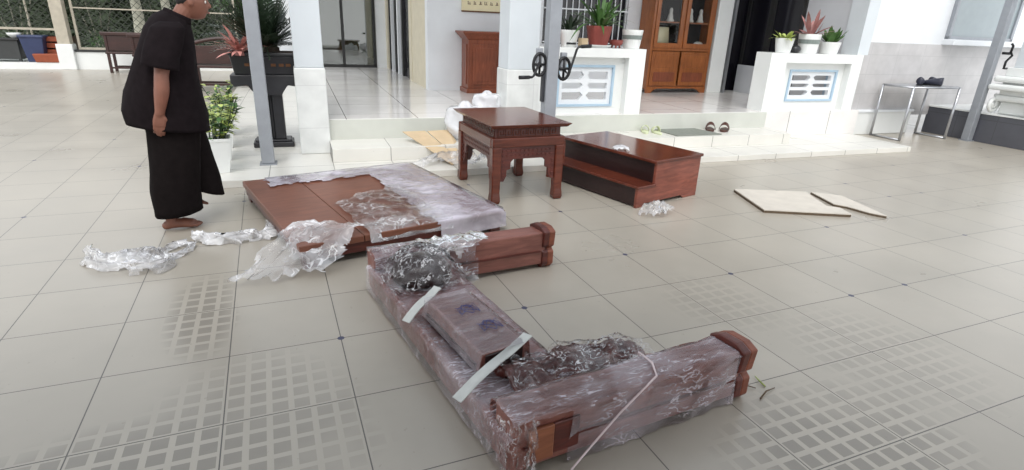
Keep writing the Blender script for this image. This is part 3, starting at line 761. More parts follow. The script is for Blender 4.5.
# carved panel, wrapped, lying across to the floor
cp = thing('wrapped_carving', 'dark carved wooden panel in clear film, lying between the two bench arms', 'panel', (.765, 1.6, 0), .225)
def carv(a, b):
    x = a*.80; q = Vector((x*13, b*4, 2)); wv = .115+.03*sin(x*19)+.02*noise.noise(q)
    if a > .8: wv *= 1-((a-.8)/.2)**2*.55
    y = .11+(b-.5)*2*wv+x*.02
    e = max(0, 1-abs(b-.5)*2)**.4
    base = .15*(1-a)**.6+.02
    return (x, y, base+e*(.03+.03*ridge(q*.8)+.012*noise.noise(q*2.4)))
g = MB().sheet(carv, 70, 24); bmesh.ops.solidify(g.b, geom=g.b.faces[:], thickness=.04)
g.build('carved_body', 'red_wood_dark', cp, smooth=True, recalc=True)
def cfilm(a, b):
    p = carv(min(1, max(0, a*1.06-.03)), b); q = Vector((p[0]*10, b*5, 7))
    return (p[0]*1.04-.02+(.03 if a > .98 else 0), (p[1]-.11)*1.12+.11, p[2]+.008+.016*max(0, ridge(q))+.003*noise.noise(q*3))
MB().sheet(cfilm, 60, 30).build('wrap_film', 'film_silver', cp, smooth=True, recalc=False)

# twigs by the end block
for k, (x, y, a, L_, lb) in enumerate(((1.84, 1.44, .3, .13, 'longest dry twig beside the end of the near bench arm'), (1.93, 1.5, 1.35, .08, 'short green twig standing apart from the bench end'), (1.8, 1.55, -.5, .09, 'dry twig touching the near bench end block'))):
    o = MB().tube([(0, 0, .006), (L_*.5, .008, .012), (L_, 0, .006)], [.004, .0035, .002], 6).build('dry_twig', 'leaf_light' if k == 1 else 'carton_core', smooth=True); tag(o, lb, 'twig', None, None, (x, y, 0), a)

# ------------------------------------------------------------------ cardboard
def sheet_board(name, label, pts, loc, mat, th=.008, rz=0., bow=.0):
    t = thing(name, label, 'cardboard', loc, rz)
    g = MB().prism(pts, 'z', th*.7, th); g.build('liner', mat, t)
    MB().prism([(x*.998+.001, y*.998) for x, y in pts], 'z', 0, th*.7).build('corrugated_core', 'carton_core', t)
    return t
sheet_board('cardboard_sheet', 'flattened pale cardboard sheet with dark folded edge on the open floor', [(-.08, -.05), (-.31, -.67), (.38, -1.), (.45, -.83), (.37, -.75), (.47, -.56), (.59, -.33)], (4.27, 4.17, 0), 'carton_pale', .032)
sheet_board('cardboard_sheet', 'torn narrow piece of pale cardboard at the right of the larger sheet', [(-.13, -.06), (-.27, -.44), (-.21, -.53), (-.18, -.73), (-.11, -.85), (.07, -.26)], (5.06, 3.9, 0.0), 'carton_pale', .026)
# brown carton flap leaning on the steps
cb = thing('cardboard_flap', 'brown cardboard flap with dark mark leaning on the entrance steps', 'cardboard', W(1.52, .50, .075), TH)
def quad_board(mb, P, n, th=.008):
    n = Vector(n).normalized()*th; P = [Vector(p) for p in P]
    mb.hexa(P, [p+n for p in P])
quad_board(g := MB(), [(0.16, -.33, .0), (.3, -.27, .0), (.02, .36, .235), (-.24, .34, .235)], (0, -.5, 1)); g.build('flap', 'carton', cb)
quad_board(g := MB(), [(.08, .02, .075), (.17, .1, .11), (.15, .11, .112), (.06, .03, .078)], (0, -.5, 1), .012); g.build('printed_mark', 'print', cb)
quad_board(g := MB(), [(.3, -.2, .0), (.42, .05, .0), (.3, .36, .24), (.04, .34, .235)], (-.35, -.5, 1)); g.build('side_flap', 'carton', cb)
# white plastic bag
bag = MB()
def bagf(a, b):
    th = a*2*PI; ph = b*PI; q = Vector((cos(th)*1.7, sin(th)*1.7, b*3))
    r = sin(ph)**.7*(.20+.05*ridge(q*.9)); z = .22-.22*cos(ph)+.01*noise.noise(q*2)
    if b > .75: r *= .45; 
    return (r*cos(th), r*sin(th)*.8, max(.004, z))
o = bag.sheet(bagf, 40, 30).build('plastic_bag', 'film_bag', smooth=True, recalc=False); tag(o, 'puffy white plastic bag on the step behind the carved table', 'bag', None, None, W(2.0, .82, ZS), 0)
o2 = copy_tree(o); o2.location = W(2.43, 1.35, ZV); o2.scale = (.8, .8, .62); o2['label'] = 'small peaked white plastic bag on the veranda floor by the middle pillar'
scrap('film_heap', 'heap of crumpled silvery film on the porch edge behind the table', tuple(W(1.75, .28, ZP)), .36, .13, 8.8, 'film_loose', 36, 1.25, .55)
scrap('film_heap', 'loose clear film on the floor under the back legs of the table', tuple(W(2.1, .1, ZP)), .2, .16, 12.8, 'film_loose', 26, 1.2, .6)

# ------------------------------------------------------------------ plants
def pot_lathe(mb, r0, r1, h, square=0., seg=24, wall=.015):
    mb.lathe([(r0*.94, 0), (r0, .004), (r1*.97, h*.8), (r1, h*.93), (r1, h), (r1-wall, h), (r1-wall*1.2, h*.86)], (0, 0, 0), seg, 1, 1, True, square); return mb
def white_planter(label, u, v):
    t = thing('potted_shrub', label, 'plant', W(u, v, ZP), TH+.1, 'white planters in a row along the porch edge')
    h = .33
    g = MB(); g.lathe([(.105, 0), (.108, .004), (.16, h-.03), (.168, h-.028), (.168, h), (.148, h), (.14, h-.06)], (0, 0, 0), 4, 1, 1, True)
    g.build('planter', 'pot_white', t, .004, xf=Matrix.Rotation(0, 4, 'Z'))
    MB().lathe([(.143, h-.055), (.143, h-.05)], (0, 0, 0), 4).build('soil', 'soil', t)
    st = MB(); lf = MB()
    for k in range(16):
        a = random.uniform(0, 2*PI); r = random.uniform(.02, .09); hh = random.uniform(.16, .36)
        p0 = Vector((r*cos(a), r*sin(a), h-.05)); p1 = p0+Vector((.13*cos(a)*random.random()*1.3, .13*sin(a)*random.random()*1.3, hh))
        st.tube([p0, (p0+p1)/2+Vector((.01, .01, 0)), p1], [.006, .005, .003], 5)
        for j in range(9):
            q = p0.lerp(p1, .3+.7*j/8); b = random.uniform(0, 2*PI)
            lf.leaf(q, (cos(b), sin(b), random.uniform(.1, .9)), random.uniform(.07, .14), random.uniform(.03, .055), random.uniform(.2, .6), 3)
    st.build('stems', 'leaf_dark', t); f = lf.build('foliage', 'leaf', t, recalc=False)
    f.data.materials.append(M['leaf_light'])
    for p in f.data.polygons: p.material_index = 1 if (p.index//3*7919) % 10 < 6 else 0
    return t
for i, (u, v, lb) in enumerate(((-.53, .36, 'front white square planter with leafy variegated shrub beside the person'), (-.56, .87, 'second white planter from the front in the shrub row'), (-.6, 1.5, 'third white planter from the front in the shrub row'), (-.66, 2.25, 'rearmost white planter of the shrub row'))): white_planter(lb, u, v)

def cycad():
    st = thing('plant_stand', 'black pedestal stand with wide bracket top on the porch', 'stand', W(-.09, 1.52, ZP), TH)
    MB().box(-.21, .22, -.14, .14, 0, .06).box(-.19, .2, -.12, .12, .06, .085).build('base', 'pot_black', st, .012)
    MB().box(-.13, -.01, -.1, .1, .085, .62).box(.03, .14, -.1, .1, .085, .62).box(-.01, .03, -.07, .07, .085, .62).build('column', 'pot_black', st, .012)
    pr = [(-.36, .80), (-.36, .72), (-.33, .67), (-.27, .68), (-.2, .69), (-.15, .62), (-.13, .58), (.14, .58), (.16, .62), (.21, .69), (.28, .68), (.34, .66), (.37, .72), (.37, .80)]
    MB().prism(pr[::-1], 'y', -.16, .16).build('bracket_top', 'pot_black', st, .012)
    pt = thing('cycad_planter', 'spiky dark green cycad in a long black planter on the pedestal stand', 'plant', W(-.09, 1.52, ZP+.80), TH)
    g = MB(); g.hexa([(-.31, -.15, 0), (.31, -.15, 0), (.31, .15, 0), (-.31, .15, 0)], [(-.34, -.18, .2), (.34, -.18, .2), (.34, .18, .2), (-.34, .18, .2)])
    g.box(-.355, .355, -.195, .195, .2, .235)
    g.build('planter', 'pot_black', pt, .012)
    for x in (-.2, -.13, .06, .14, .21): MB().box(x, x+.05, -.1745, -.16, .09, .12).build('gilt_motif', 'gold', pt)
    MB().box(-.33, .33, -.17, .17, .2, .238).build('soil', 'soil', pt)
    MB().lathe([(.07, .2), (.085, .24), (.08, .27), (.05, .3)], (0.08, 0, 0), 12).build('trunk', 'soil', pt, smooth=True)
    fr = MB()
    for k in range(60):
        a = k*2.399; el = random.uniform(.12, 1.3); L = random.uniform(.5, .8)
        d = Vector((cos(a)*cos(el), sin(a)*cos(el), sin(el))); prev = None
        side = Vector((-sin(a), cos(a), 0))
        for j in range(15):
            t_ = (j+1)/15; q = Vector((.02, 0, .28))+d*L*t_+Vector((0, 0, -.3))*L*t_*t_*cos(el)
            if q.x > .3 or q.x > .1 and q.y < -.1: break
            w = .16*sin(PI*min(1, t_*.85+.12))
            for sg in (-1, 1): fr.leaf(q, side*sg+d*.7+Vector((0, 0, .25)), w, .028, .15, 2, 0, d)
            if prev is not None:
                n = Vector((0, 0, 1)).cross(d).normalized()*.005
                vs = [fr.b.verts.new(x) for x in (prev-n, prev+n, q+n, q-n)]; fr.b.faces.new(vs)
            prev = q
    for k in range(110):
        a = k*2.399; el = random.uniform(.15, 1.25); d = Vector((cos(a)*cos(el), sin(a)*cos(el), sin(el)))
        L = random.uniform(.4, .78)
        if d.x*L > .28: L = .28/d.x
        if d.x > .1 and d.y*L < -.2: continue
        fr.leaf((.02+.04*cos(a), .04*sin(a), .28), d, L, .042, .12, 5)
    fr.build('fronds', 'leaf_dark', pt, recalc=False)
    br = thing('red_bromeliad', 'pinkish red bromeliad leaning out in front of the black planter', 'plant', W(-.3, 1.36, ZP+.8+.2), TH)
    lf = MB()
    for k in range(44):
        a = k*2.399; el = random.uniform(.1, 1.2); lf.leaf((-.02, -.02, .03), (cos(a)*cos(el), sin(a)*cos(el), sin(el)), random.uniform(.24, .46), .042, .3, 5)
    lf.build('leaves', 'leaf_red', br, recalc=False)
    MB().lathe([(.05, 0), (.04, .05)], (-.02, -.02, 0), 10).build('crown', 'leaf_pink', br)
cycad()

def spiky(name, label, loc, potmat, r0, r1, h, leafmat, n, L, w, up=(.5, 1.4), droop=.5, band=None, saucer=False, foot=False, grp=None, sq=0.):
    t = thing(name, label, 'plant', loc, TH, grp)
    z = 0.
    if saucer:
        MB().lathe([(r0*1.1, 0), (r1*1.05, .03), (r1*1.05, .035), (r0, .02)], (0, 0, 0), 24).build('saucer', 'pot_white', t, smooth=False); z = .03
    g = MB(); pot_lathe(g, r0, r1, h, sq); p = g.build('pot', potmat, t, xf=Matrix.Translation((0, 0, z)))
    if band: MB().lathe([(r0+(r1-r0)*.5+.004, h*.5), (r0+(r1-r0)*.78+.004, h*.72)], (0, 0, z), 24).build('band', band, p)
    if foot: MB().box(-.06, .06, -r0-.012, -r0*.6, z+.03, z+.055).build('pot_slot', 'iron', p)
    MB().lathe([(r1-.02, h*.85), (r1-.02, h*.87)], (0, 0, z), 20).build('soil', 'soil', t)
    lf = MB()
    for k in range(n):
        a = k*2.399+random.uniform(-.2, .2); el = random.uniform(*up); rr = random.uniform(0, r1*.5)
        lf.leaf((rr*cos(a), rr*sin(a), z+h*.85), (cos(a)*cos(el), sin(a)*cos(el), sin(el)), L*random.uniform(.6, 1.1), w*random.uniform(.8, 1.2), droop*random.uniform(.5, 1.3), 6)
    lf.build('foliage', leafmat, t, recalc=False)
    return t
ZT = 1.25
spiky('potted_plant', 'white tapered pot with dark strappy plant on the left parapet', W(3.46, 1.27, ZT), 'pot_white', .085, .13, .2, 'leaf_dark', 40, .38, .03, (.5, 1.4), .4, None, False, True)
spiky('potted_plant', 'red-brown round pot with long arching green leaves on the left parapet', W(3.88, 1.27, ZT), 'pot_red', .12, .165, .23, 'leaf', 60, .75, .04, (.45, 1.45), .55, None, True)
t = thing('footed_bowl', 'small dark red footed bowl between the large pots on the left parapet', 'bowl', W(4.13, 1.25, ZT), TH)
MB().lathe([(.05, .03), (.085, .05), (.09, .1), (.078, .1), (.06, .06)], (0, 0, 0), 16).build('bowl', 'pot_red', t, smooth=True)
for k in range(3): MB().tube([(.06*cos(k*2.1), .06*sin(k*2.1), 0), (.05*cos(k*2.1), .05*sin(k*2.1), .04)], .012, 6).build('foot', 'pot_red', t)
spiky('potted_plant', 'white cylindrical pot with grey band on the right end of the left parapet', W(4.36, 1.25, ZT), 'pot_white', .105, .135, .23, 'leaf_light', 5, .12, .02, (.3, .9), .4, 'band_grey', False)
o = MB().prism([(-.05, -.04), (.05, -.04), (.05, .04), (-.05, .04)], 'z', 0, .11).build('small_box', 'carton', bevel=.006); tag(o, 'small tan box beside the white tapered pot on the left parapet', 'box', None, None, W(3.63, 1.2, ZT), .2)
o = MB().lathe([(.05, 0), (.07, .03), (.07, .11), (.05, .15), (.055, .16)], (0, 0, 0), 16).build('brown_jar', 'pot_terra', smooth=True); tag(o, 'brown jar on the left parapet just right of the winch post', 'jar', None, None, W(3.26, 1.27, ZT), 0)
spiky('potted_plant', 'white pot with pale green leafy plant, leftmost on the right parapet', W(6.9, 1.24, ZT), 'pot_white', .1, .13, .2, 'leaf_light', 30, .24, .06, (.3, 1.3), .4)
spiky('potted_plant', 'tall white pot with grey band and pink cordyline on the right parapet', W(7.36, 1.24, ZT), 'pot_white', .13, .155, .27, 'leaf_pink', 20, .42, .06, (.2, 1.5), .2, 'band_grey')
spiky('potted_plant', 'low white pot with stubby green plant, rightmost on the right parapet', W(7.78, 1.24, ZT), 'pot_white', .12, .15, .17, 'leaf', 30, .26, .07, (.6, 1.5), .1)
o = MB().ball((0, 0, .055), .085, .07, .055).build('black_stone', 'pot_black', smooth=True); tag(o, 'round black stone between the pots on the right parapet', 'stone', None, None, W(7.13, 1.24, ZT), 0)

# ------------------------------------------------------------------ veranda furniture
def lectern():
    t = thing('lectern', 'red wood lectern cabinet with flared cornice against the veranda wall', 'lectern', W(2.72, 3.32, ZV), TH)
    L, D, H = .95, .42, .93
    MB().box(.03, L-.03, .03, D, .06, H-.12).build('body', 'lectern_wood', t, .004)
    MB().box(0, L, 0, D, 0, .07).build('plinth', 'lectern_wood', t, .008)
    g = MB(); g.hexa([(.02, .02, H-.12), (L-.02, .02, H-.12), (L-.02, D, H-.12), (.02, D, H-.12)], [(-.07, -.06, H-.03), (L+.07, -.06, H-.03), (L+.07, D, H-.03), (-.07, D, H-.03)])
    g.box(-.08, L+.08, -.07, D, H-.03, H)
    g.build('cornice', 'lectern_wood', t, .006)
    for a, b in ((.1, .48), (.52, .88)): 
        p = MB().box(a, b, .012, .032, .13, H-.19).build('door', 'lectern_wood', t, .006)
        MB().box(a+.05, b-.05, .004, .014, .18, H-.24).build('door_panel', 'lectern_wood', p, .006)
    MB().box(.014, .032, .1, D-.06, .13, H-.19).build('side_panel', 'lectern_wood', t, .006)
lectern()
o = MB().lathe([(.05, 0), (.06, .05), (.05, .12), (.03, .17), (.045, .2), (.03, .25), (.005, .27)], (0, 0, 0), 16).build('white_figurine', 'statuette', smooth=True); tag(o, 'white figurine standing on the red wood lectern', 'figurine', None, None, W(3.44, 3.5, ZV+.93), 0)
# framed paper notice above the lectern
nt = thing('wall_notice', 'cream paper notice with dark lettering above the lectern', 'notice', W(2.76, 3.74, 1.66), TH)
MB().box(0, .74, -.012, 0, 0, .5).build('sheet', 'paper', nt)
MB().box(-.02, .76, -.02, -.0, -.02, .0).build('lower_rod', 'gold', nt)
MB().box(-.02, .0, -.02, 0, 0, .5).box(.74, .76, -.02, 0, 0, .5).build('notice_frame', 'paper', nt)
g = MB()
for k in range(7):                          # blurred, unreadable strokes
    x = .08+k*.092; g.box(x, x+.05, -.0135, -.012, .09, .1).box(x+.008*(k % 3), x+.008*(k % 3)+.012, -.0135, -.012, .1, .14).box(x+.03, x+.04, -.0135, -.012, .1, .125+.004*(k % 4))
g.build('faded_strokes', 'print', nt)

def showcase():
    t = thing('display_cabinet', 'tall orange-brown wooden display cabinet with glazed upper doors', 'cabinet', W(6.0, 3.3, ZV), TH)
    L, D, H, hm = 1.27, .42, 2.3, .74
    g = MB().box(0, .045, 0, D, .06, H).box(L-.045, L, 0, D, .06, H).box(.045, L-.045, D-.03, D, .06, H).box(.045, L-.045, .02, D-.03, .1, .14).box(.045, L-.045, 0, D-.03, hm-.02, hm+.03).box(0, L, 0, D, H-.06, H).box(L/2-.03, L/2+.03, .01, .05, hm+.03, H-.06)
    g.build('carcass', 'cab_wood', t, .004)
    MB().box(-.04, L+.04, -.04, D, H, H+.06).build('cornice', 'cab_wood', t, .01)
    pr = [(0, 0), (.1, 0), (.16, .05), (.24, .075), (L-.24, .075), (L-.16, .05), (L-.1, 0), (L, 0), (L, .1), (0, .1)]
    g = MB(); g.prism([(0, 0), (.1, 0), (.16, .05), (.24, .075), (.24, .11), (0, .11)], 'y', -.01, .03).prism([(L, 0), (L-.1, 0), (L-.16, .05), (L-.24, .075), (L-.24, .11), (L, .11)][::-1], 'y', -.01, .03).prism([(.24, .075), (L-.24, .075), (L-.24, .11), (.24, .11)], 'y', -.01, .03)
    g.build('skirt', 'cab_wood', t, .003)
    MB().box(.045, L-.045, .3, D-.03, hm, H-.06).build('back_lining', 'dark_lining', t)
    for k in range(2):
        x0 = .05+k*(L/2-.03); x1 = x0+L/2-.07
        d = MB().box(x0, x0+.07, -.015, .02, hm+.03, H-.07).box(x1-.07, x1, -.015, .02, hm+.03, H-.07).box(x0+.07, x1-.07, -.015, .02, hm+.03, hm+.11).box(x0+.07, x1-.07, -.015, .02, H-.15, H-.07).build('glazed_door', 'cab_wood', t, .004)
        MB().box(x0+.07, x1-.07, 0, .005, hm+.11, H-.15).build('glass', 'glass', d)
        d = MB().box(x0, x1, -.012, .02, .13, hm-.03).build('lower_door', 'cab_wood', t, .004)
        MB().box(x0+.06, x1-.06, -.022, -.01, .2, .36).build('carved_panel', 'lectern_wood', d, .01)
        MB().box(x0+.06, x1-.06, -.02, -.01, .44, hm-.09).build('door_panel', 'cab_wood', d, .008)
    for z in (1.18, 1.62): MB().box(.05, L-.05, .03, D-.04, z, z+.022).build('shelf', 'cab_wood', t)
    def put(x, z, g, name, mat, label, cat):
        o = g.build(name, mat, smooth=True); tag(o, label, cat, None, None, W(6.02+x, 3.3+.16, ZV+z), TH)
    fig = lambda s: MB().lathe([(.06*s, 0), (.07*s, .02), (.05*s, .05), (.045*s, .1), (.03*s, .14), (.035*s, .18), (.025*s, .215), (.005, .23)], (0, 0, 0), 14)
    put(.42, 1.202, fig(1), 'figurine', 'statuette', 'white seated figurine on the left of the display cabinet shelf', 'figurine')
    put(.84, 1.202, fig(.95), 'figurine', 'statuette', 'white figurine just right of the centre stile in the display cabinet', 'figurine')
    put(1.05, 1.202, fig(.95), 'figurine', 'statuette', 'rightmost white figurine on the display cabinet shelf', 'figurine')
    put(1.08, hm+.03, MB().ball((0, 0, .06), .1, .06, .06), 'porcelain_bowl', 'statuette', 'white rounded porcelain piece at the bottom of the display cabinet', 'porcelain')
    put(.28, hm+.03, MB().prism([(-.17, 0), (.17, 0), (.13, .34), (-.17, .34)], 'y', -.01, .01), 'framed_picture', 'paper', 'pale framed sheet standing at the bottom left of the display cabinet', 'picture')
showcase()
o = MB().box(-.015, .015, 0, .56, 0, .5).build('leaning_board', 'grey_wall', bevel=.006); tag(o, 'pale board standing against the dark door at the veranda end', 'board', None, None, W(8.16, 2.98, ZV), TH)

# entrance mat, sandals
mt = MB()
mt.prism([(0, 0), (.72, -.02), (.62, .46), (-.02, .46)], 'z', 0, .014); o = mt.build('door_mat', 'mat', bevel=.003); tag(o, 'grey-green rubber door mat on the entrance step', 'mat', None, None, W(4.78, .58, ZS), 0)
def sandal(label, u, v, rz, mat, grp, s=1., z=ZS):
    t = thing('sandal', label, 'sandal', W(u, v, z), rz, grp)
    out = []
    for k in range(20):
        a = 2*PI*k/20; y = .13*sin(a)*s; x = .045*cos(a)*s*(1+.18*sin(a)); out.append((x, y))
    MB().prism(out, 'z', 0, .022*s).build('sole', mat, t, .004)
    def st(a, b):
        th = PI*a; return (.046*s*cos(th)*1.05, (.01+.07*b)*s-.02*s*sin(th)*0, .018*s+.075*s*sin(th)*(1-.25*b))
    g = MB().sheet(st, 14, 6); bmesh.ops.solidify(g.b, geom=g.b.faces[:], thickness=.006)
    g.build('strap', mat, t, smooth=True)
    return t
sandal('brown leather sandal nearest the right edge of the door mat', 5.56, .92, 2.5, 'shoe_brown', None, 1.25)
sandal('brown leather sandal further right, slightly ahead of its pair', 5.76, .86, 2.3, 'shoe_brown', None, 1.25)
sandal('pale sandal left of the door mat, nearer the parapet', 4.5, .9, -.5, 'shoe_pale', None)
sandal('pale sandal left of the door mat, nearer the mat', 4.63, .82, -.2, 'shoe_pale', None)

# steel rack with shoes
def rack():
    t = thing('steel_rack', 'low stainless steel tube rack against the tiled wall', 'rack', W(9.02, .66, 0), TH)
    L, D, H = 1.05, .5, .83; r = .016
    for x in (0, L):
        g = MB()
        g.tube([(x, 0, .016), (x, D, .016)], r, 8).tube([(x, 0, H-.016), (x, D, H-.016)], r, 8)
        g.build('end_rail', 'steel', t, smooth=True)
        for y in (0, D): MB().tube([(x, y, 0), (x, y, H-.016)], r*1.2, 8).build('leg', 'steel', t, smooth=True)
    for y in (0, D): MB().tube([(0, y, H-.016), (L, y, H-.016)], r, 8).build('long_rail', 'steel', t, smooth=True)
    MB().box(0, L, 0, D, H-.012, H).build('shelf', 'steel', t, .003)
    return t
rack()
def shoe(label, u, v, z, rz):
    t = thing('shoe', label, 'shoe', W(u, v, z), rz, 'dark shoes on the steel rack')
    g = MB(); n = 9; rings = []
    for i in range(n):
        s = i/(n-1); x = -.14+.28*s; w = .046+.014*sin(PI*min(1, s*1.15)); h = .12-.07*s**1.3; w *= (1 if s < .9 else .7)
        rings.append(([x, 0, .012+h/2], w, h/2))
    R = [[g.b.verts.new((c[0], w*cos(a), c[2]+h*sin(a))) for a in [2*PI*k/14 for k in range(14)]] for c, w, h in rings]
    g.skin(R); g.build('upper', 'shoe_dark', t, smooth=True)
    MB().prism([(.135*cos(a), .045*sin(a)) for a in [2*PI*k/20 for k in range(20)]], 'z', 0, .018).build('sole', 'iron', t)
    return t
shoe('navy shoe on the steel rack, leftmost of the dark shoes', 9.5, .92, .83, .5)
shoe('navy shoe on the steel rack, middle of the dark shoes', 9.68, .86, .83, 1.9)
shoe('navy shoe on the steel rack, rightmost of the dark shoes', 9.86, .93, .83, .1)

# white column base with scrolls on the dark terrace
def column():
    t = thing('column_base', 'white moulded column base with scrolls on the dark tiled terrace', 'column', W(10.66, .08, .462), TH)
    for sx in (-1, 1):
        for y in (-.26, .26):
            pts = []
            for k in range(30):
                a = k/29*3.6*PI; r = .135*(1-k/36); pts.append((sx*.22+sx*r*cos(a+PI/2), y, .145+r*sin(a+PI/2)))
            MB().tube(pts, .03, 8).build('scroll', 'white_tile', t, smooth=True)
    MB().box(-.24, .24, -.27, .27, .2, .29).build('scroll_top', 'white_tile', t, .03)
    MB().box(-.14, .14, -.22, .22, .0, .2).build('scroll_core', 'white_tile', t, .03)
    MB().box(-.33, .33, -.36, .36, .36, .45).build('lower_slab', 'white_tile', t, .03)
    MB().box(-.3, .3, -.33, .33, .48, .57).build('upper_slab', 'white_tile', t, .03)
    MB().box(-.2, .2, -.24, .24, .29, .5).box(-.2, .2, -.24, .24, .57, .7).build('neck', 'white_tile', t, .01)
    MB().hexa([(-.16, -.18, .7), (.16, -.18, .7), (.16, .18, .7), (-.16, .18, .7)], [(-.14, -.16, 3.0), (.14, -.16, 3.0), (.14, .16, 3.0), (-.14, .16, 3.0)]).build('shaft', 'upper_paint', t, .01)
column()

# ------------------------------------------------------------------ far garden edge
VG = 11.9
hbox('wall_garden_right', 'white_wall', -.25, 2.2, VG+.3, VG+.5, 0, 3.4)
hbox('wall_garden_low', 'white_tile', -4.95, 2.0, VG, VG+.25, 0, .42)
hbox('trim_10', 'white_tile', -14, -4.95, VG-.05, VG+1.2, 0, .16)
hbox('trim_11', 'dark_metal', -4.95, 2.0, VG-.02, VG+.27, .42, .47)
def fence_panel(label, u0, u1, z0, z1):
    t = thing('mesh_fence', label, 'fence', W(u0, VG+.15, z0), TH)
    L, H = u1-u0, z1-z0
    f = MB().box(0, .05, -.025, .025, 0, H).box(L-.05, L, -.025, .025, 0, H).box(.05, L-.05, -.025, .025, H-.05, H).box(.05, L-.05, -.025, .025, 0, .05).box(.05, L-.05, -.02, .02, H*.45, H*.45+.03)
    f.build('frame', 'beige', t)
    w = MB(); st = .16
    def seg(x0, z0_, x1, z1_):
        w.tube([(x0, 0, z0_), (x1, 0, z1_)], .006, 4, False)
    k = -H
    while k < L:
        for fl in (0, 1):
            x0, za_, x1, zb_ = k, 0, k+H, H
            if x0 < 0: za_ = -x0; x0 = 0
            if x1 > L: zb_ = H-(x1-L); x1 = L
            if x1 > x0: seg(x0, za_, x1, zb_) if not fl else seg(L-x0, za_, L-x1, zb_)
        k += st
    w.build('wire_mesh', 'wire', t)
fence_panel('wire mesh panel above the white low wall behind the seats', -4.85, -1.2, .47, 2.6)
fence_panel('wire mesh panel at the far left above the bin and trough', -9.2, -5.2, .9, 2.8)
gp = thing('fence_post', 'thick beige post at the corner of the low garden wall', 'post', W(-5.08, VG+.05, 0), TH)
MB().box(-.13, .13, -.12, .12, .16, 3.2).build('shaft', 'beige', gp, .01); MB().box(-.17, .17, -.16, .16, 0, .6).build('foot', 'white_tile', gp, .01)
o = MB().tube([(0, 0, 0), (0, 0, 3.0)], .022, 8).build('thin_post', 'beige'); tag(o, 'thin pale pole behind the blue bin at far left', 'pole', None, None, W(-5.93, VG+.7, .16), 0)
# bin, trough, crate, cabinet
b = thing('plastic_bin', 'navy blue plastic bin at the far left by the mesh fence', 'bin', W(-5.75, VG+.2, .16), TH)
MB().hexa([(-.17, -.15, 0), (.17, -.15, 0), (.17, .15, 0), (-.17, .15, 0)], [(-.24, -.2, .58), (.24, -.2, .58), (.24, .2, .58), (-.24, .2, .58)]).build('body', 'blue_bin', b, .02)
MB().box(-.26, .26, -.22, .22, .56, .62).build('rim', 'blue_bin', b, .02)
o = MB().hexa([(-.3, -.1, 0), (.3, -.1, 0), (.3, .1, 0), (-.3, .1, 0)], [(-.34, -.13, .2), (.34, -.13, .2), (.34, .13, .2), (-.34, .13, .2)]).build('clay_trough', 'pot_terra', bevel=.02); tag(o, 'orange clay trough on the kerb in front of the fence', 'planter', None, None, W(-5.43, VG+.03, .16), TH)
b = thing('wooden_crate', 'brown slatted wooden crate behind the clay trough', 'crate', W(-5.28, VG+.45, .16), TH)
for k in range(4): MB().box(-.3, .3, -.2, -.18, .03+k*.15, .14+k*.15).build('slat', 'pot_terra', b)
MB().box(-.3, -.26, -.18, .2, 0, .6).box(.26, .3, -.18, .2, 0, .6).box(-.26, .26, .18, .2, .03, .6).build('crate_frame', 'chair_wood', b)
b = thing('garden_cabinet', 'dark grey equipment cabinet at the far left edge', 'cabinet', W(-6.3, VG+.25, .16), TH)
MB().box(-.4, .26, -.2, .25, .06, .5).build('body', 'navy_dark', b, .01)
for x in (-.36, .2): MB().box(x, x+.05, -.18, -.13, 0, .06).build('foot', 'navy_dark', b)
MB().box(-.44, .3, -.24, .29, .5, .53).build('top', 'dark_metal', b, .01)
o = MB().lathe([(.05, 0), (.13, .08), (.15, .13), (.14, .13), (.05, .03)], (0, 0, 0), 18).build('white_bowl', 'pot_white', smooth=True); tag(o, 'white bowl on the dark equipment cabinet', 'bowl', None, None, W(-6.12, VG+.2, .69), 0)

def settee(label, u, v, rz, L=.95, arch=False):
    t = thing('wooden_settee', label, 'seat', W(u, v, 0), rz)
    w = 'chair_wood'
    for x in (0, L-.06):
        for y in (0, .44): MB().box(x, x+.06, y, y+.06, 0, .44 if y else .9).build('leg', w, t, .006)
    MB().box(-.02, L+.02, -.02, .52, .44, .49).build('seat_board', w, t, .01)
    g = MB().box(.06, L-.06, .015, .045, .52, .86)
    g.build('back_panel', w, t, .005)
    if arch:
        pts = [(L*k/12, .03, .86+.14*sin(PI*k/12)) for k in range(13)]; MB().tube(pts, .035, 8).build('crest_rail', w, t, smooth=True)
    else: MB().box(-.06, L+.06, -.02, .08, .86, .94).build('crest_rail', w, t, .015)
    for x in (0, L-.06): 
        MB().box(x, x+.06, .05, .5, .64, .69).build('armrest', w, t, .01); MB().box(x+.005, x+.055, .44, .5, .49, .64).build('arm_post', w, t)
    MB().box(.06, L-.06, .01, .05, .1, .14).box(.06, L-.06, .45, .49, .1, .14).build('stretcher', w, t)
settee('dark wooden settee with its back to the courtyard, left of the person', -4.02, 11.0, TH)
settee('further dark wooden settee partly behind the person, higher in view', -3.3, 10.2, TH+.15, .8)
settee('dark wooden bench with arched back between the person and the cycad', -1.75, 7.4, TH-.1, 1.35, True)

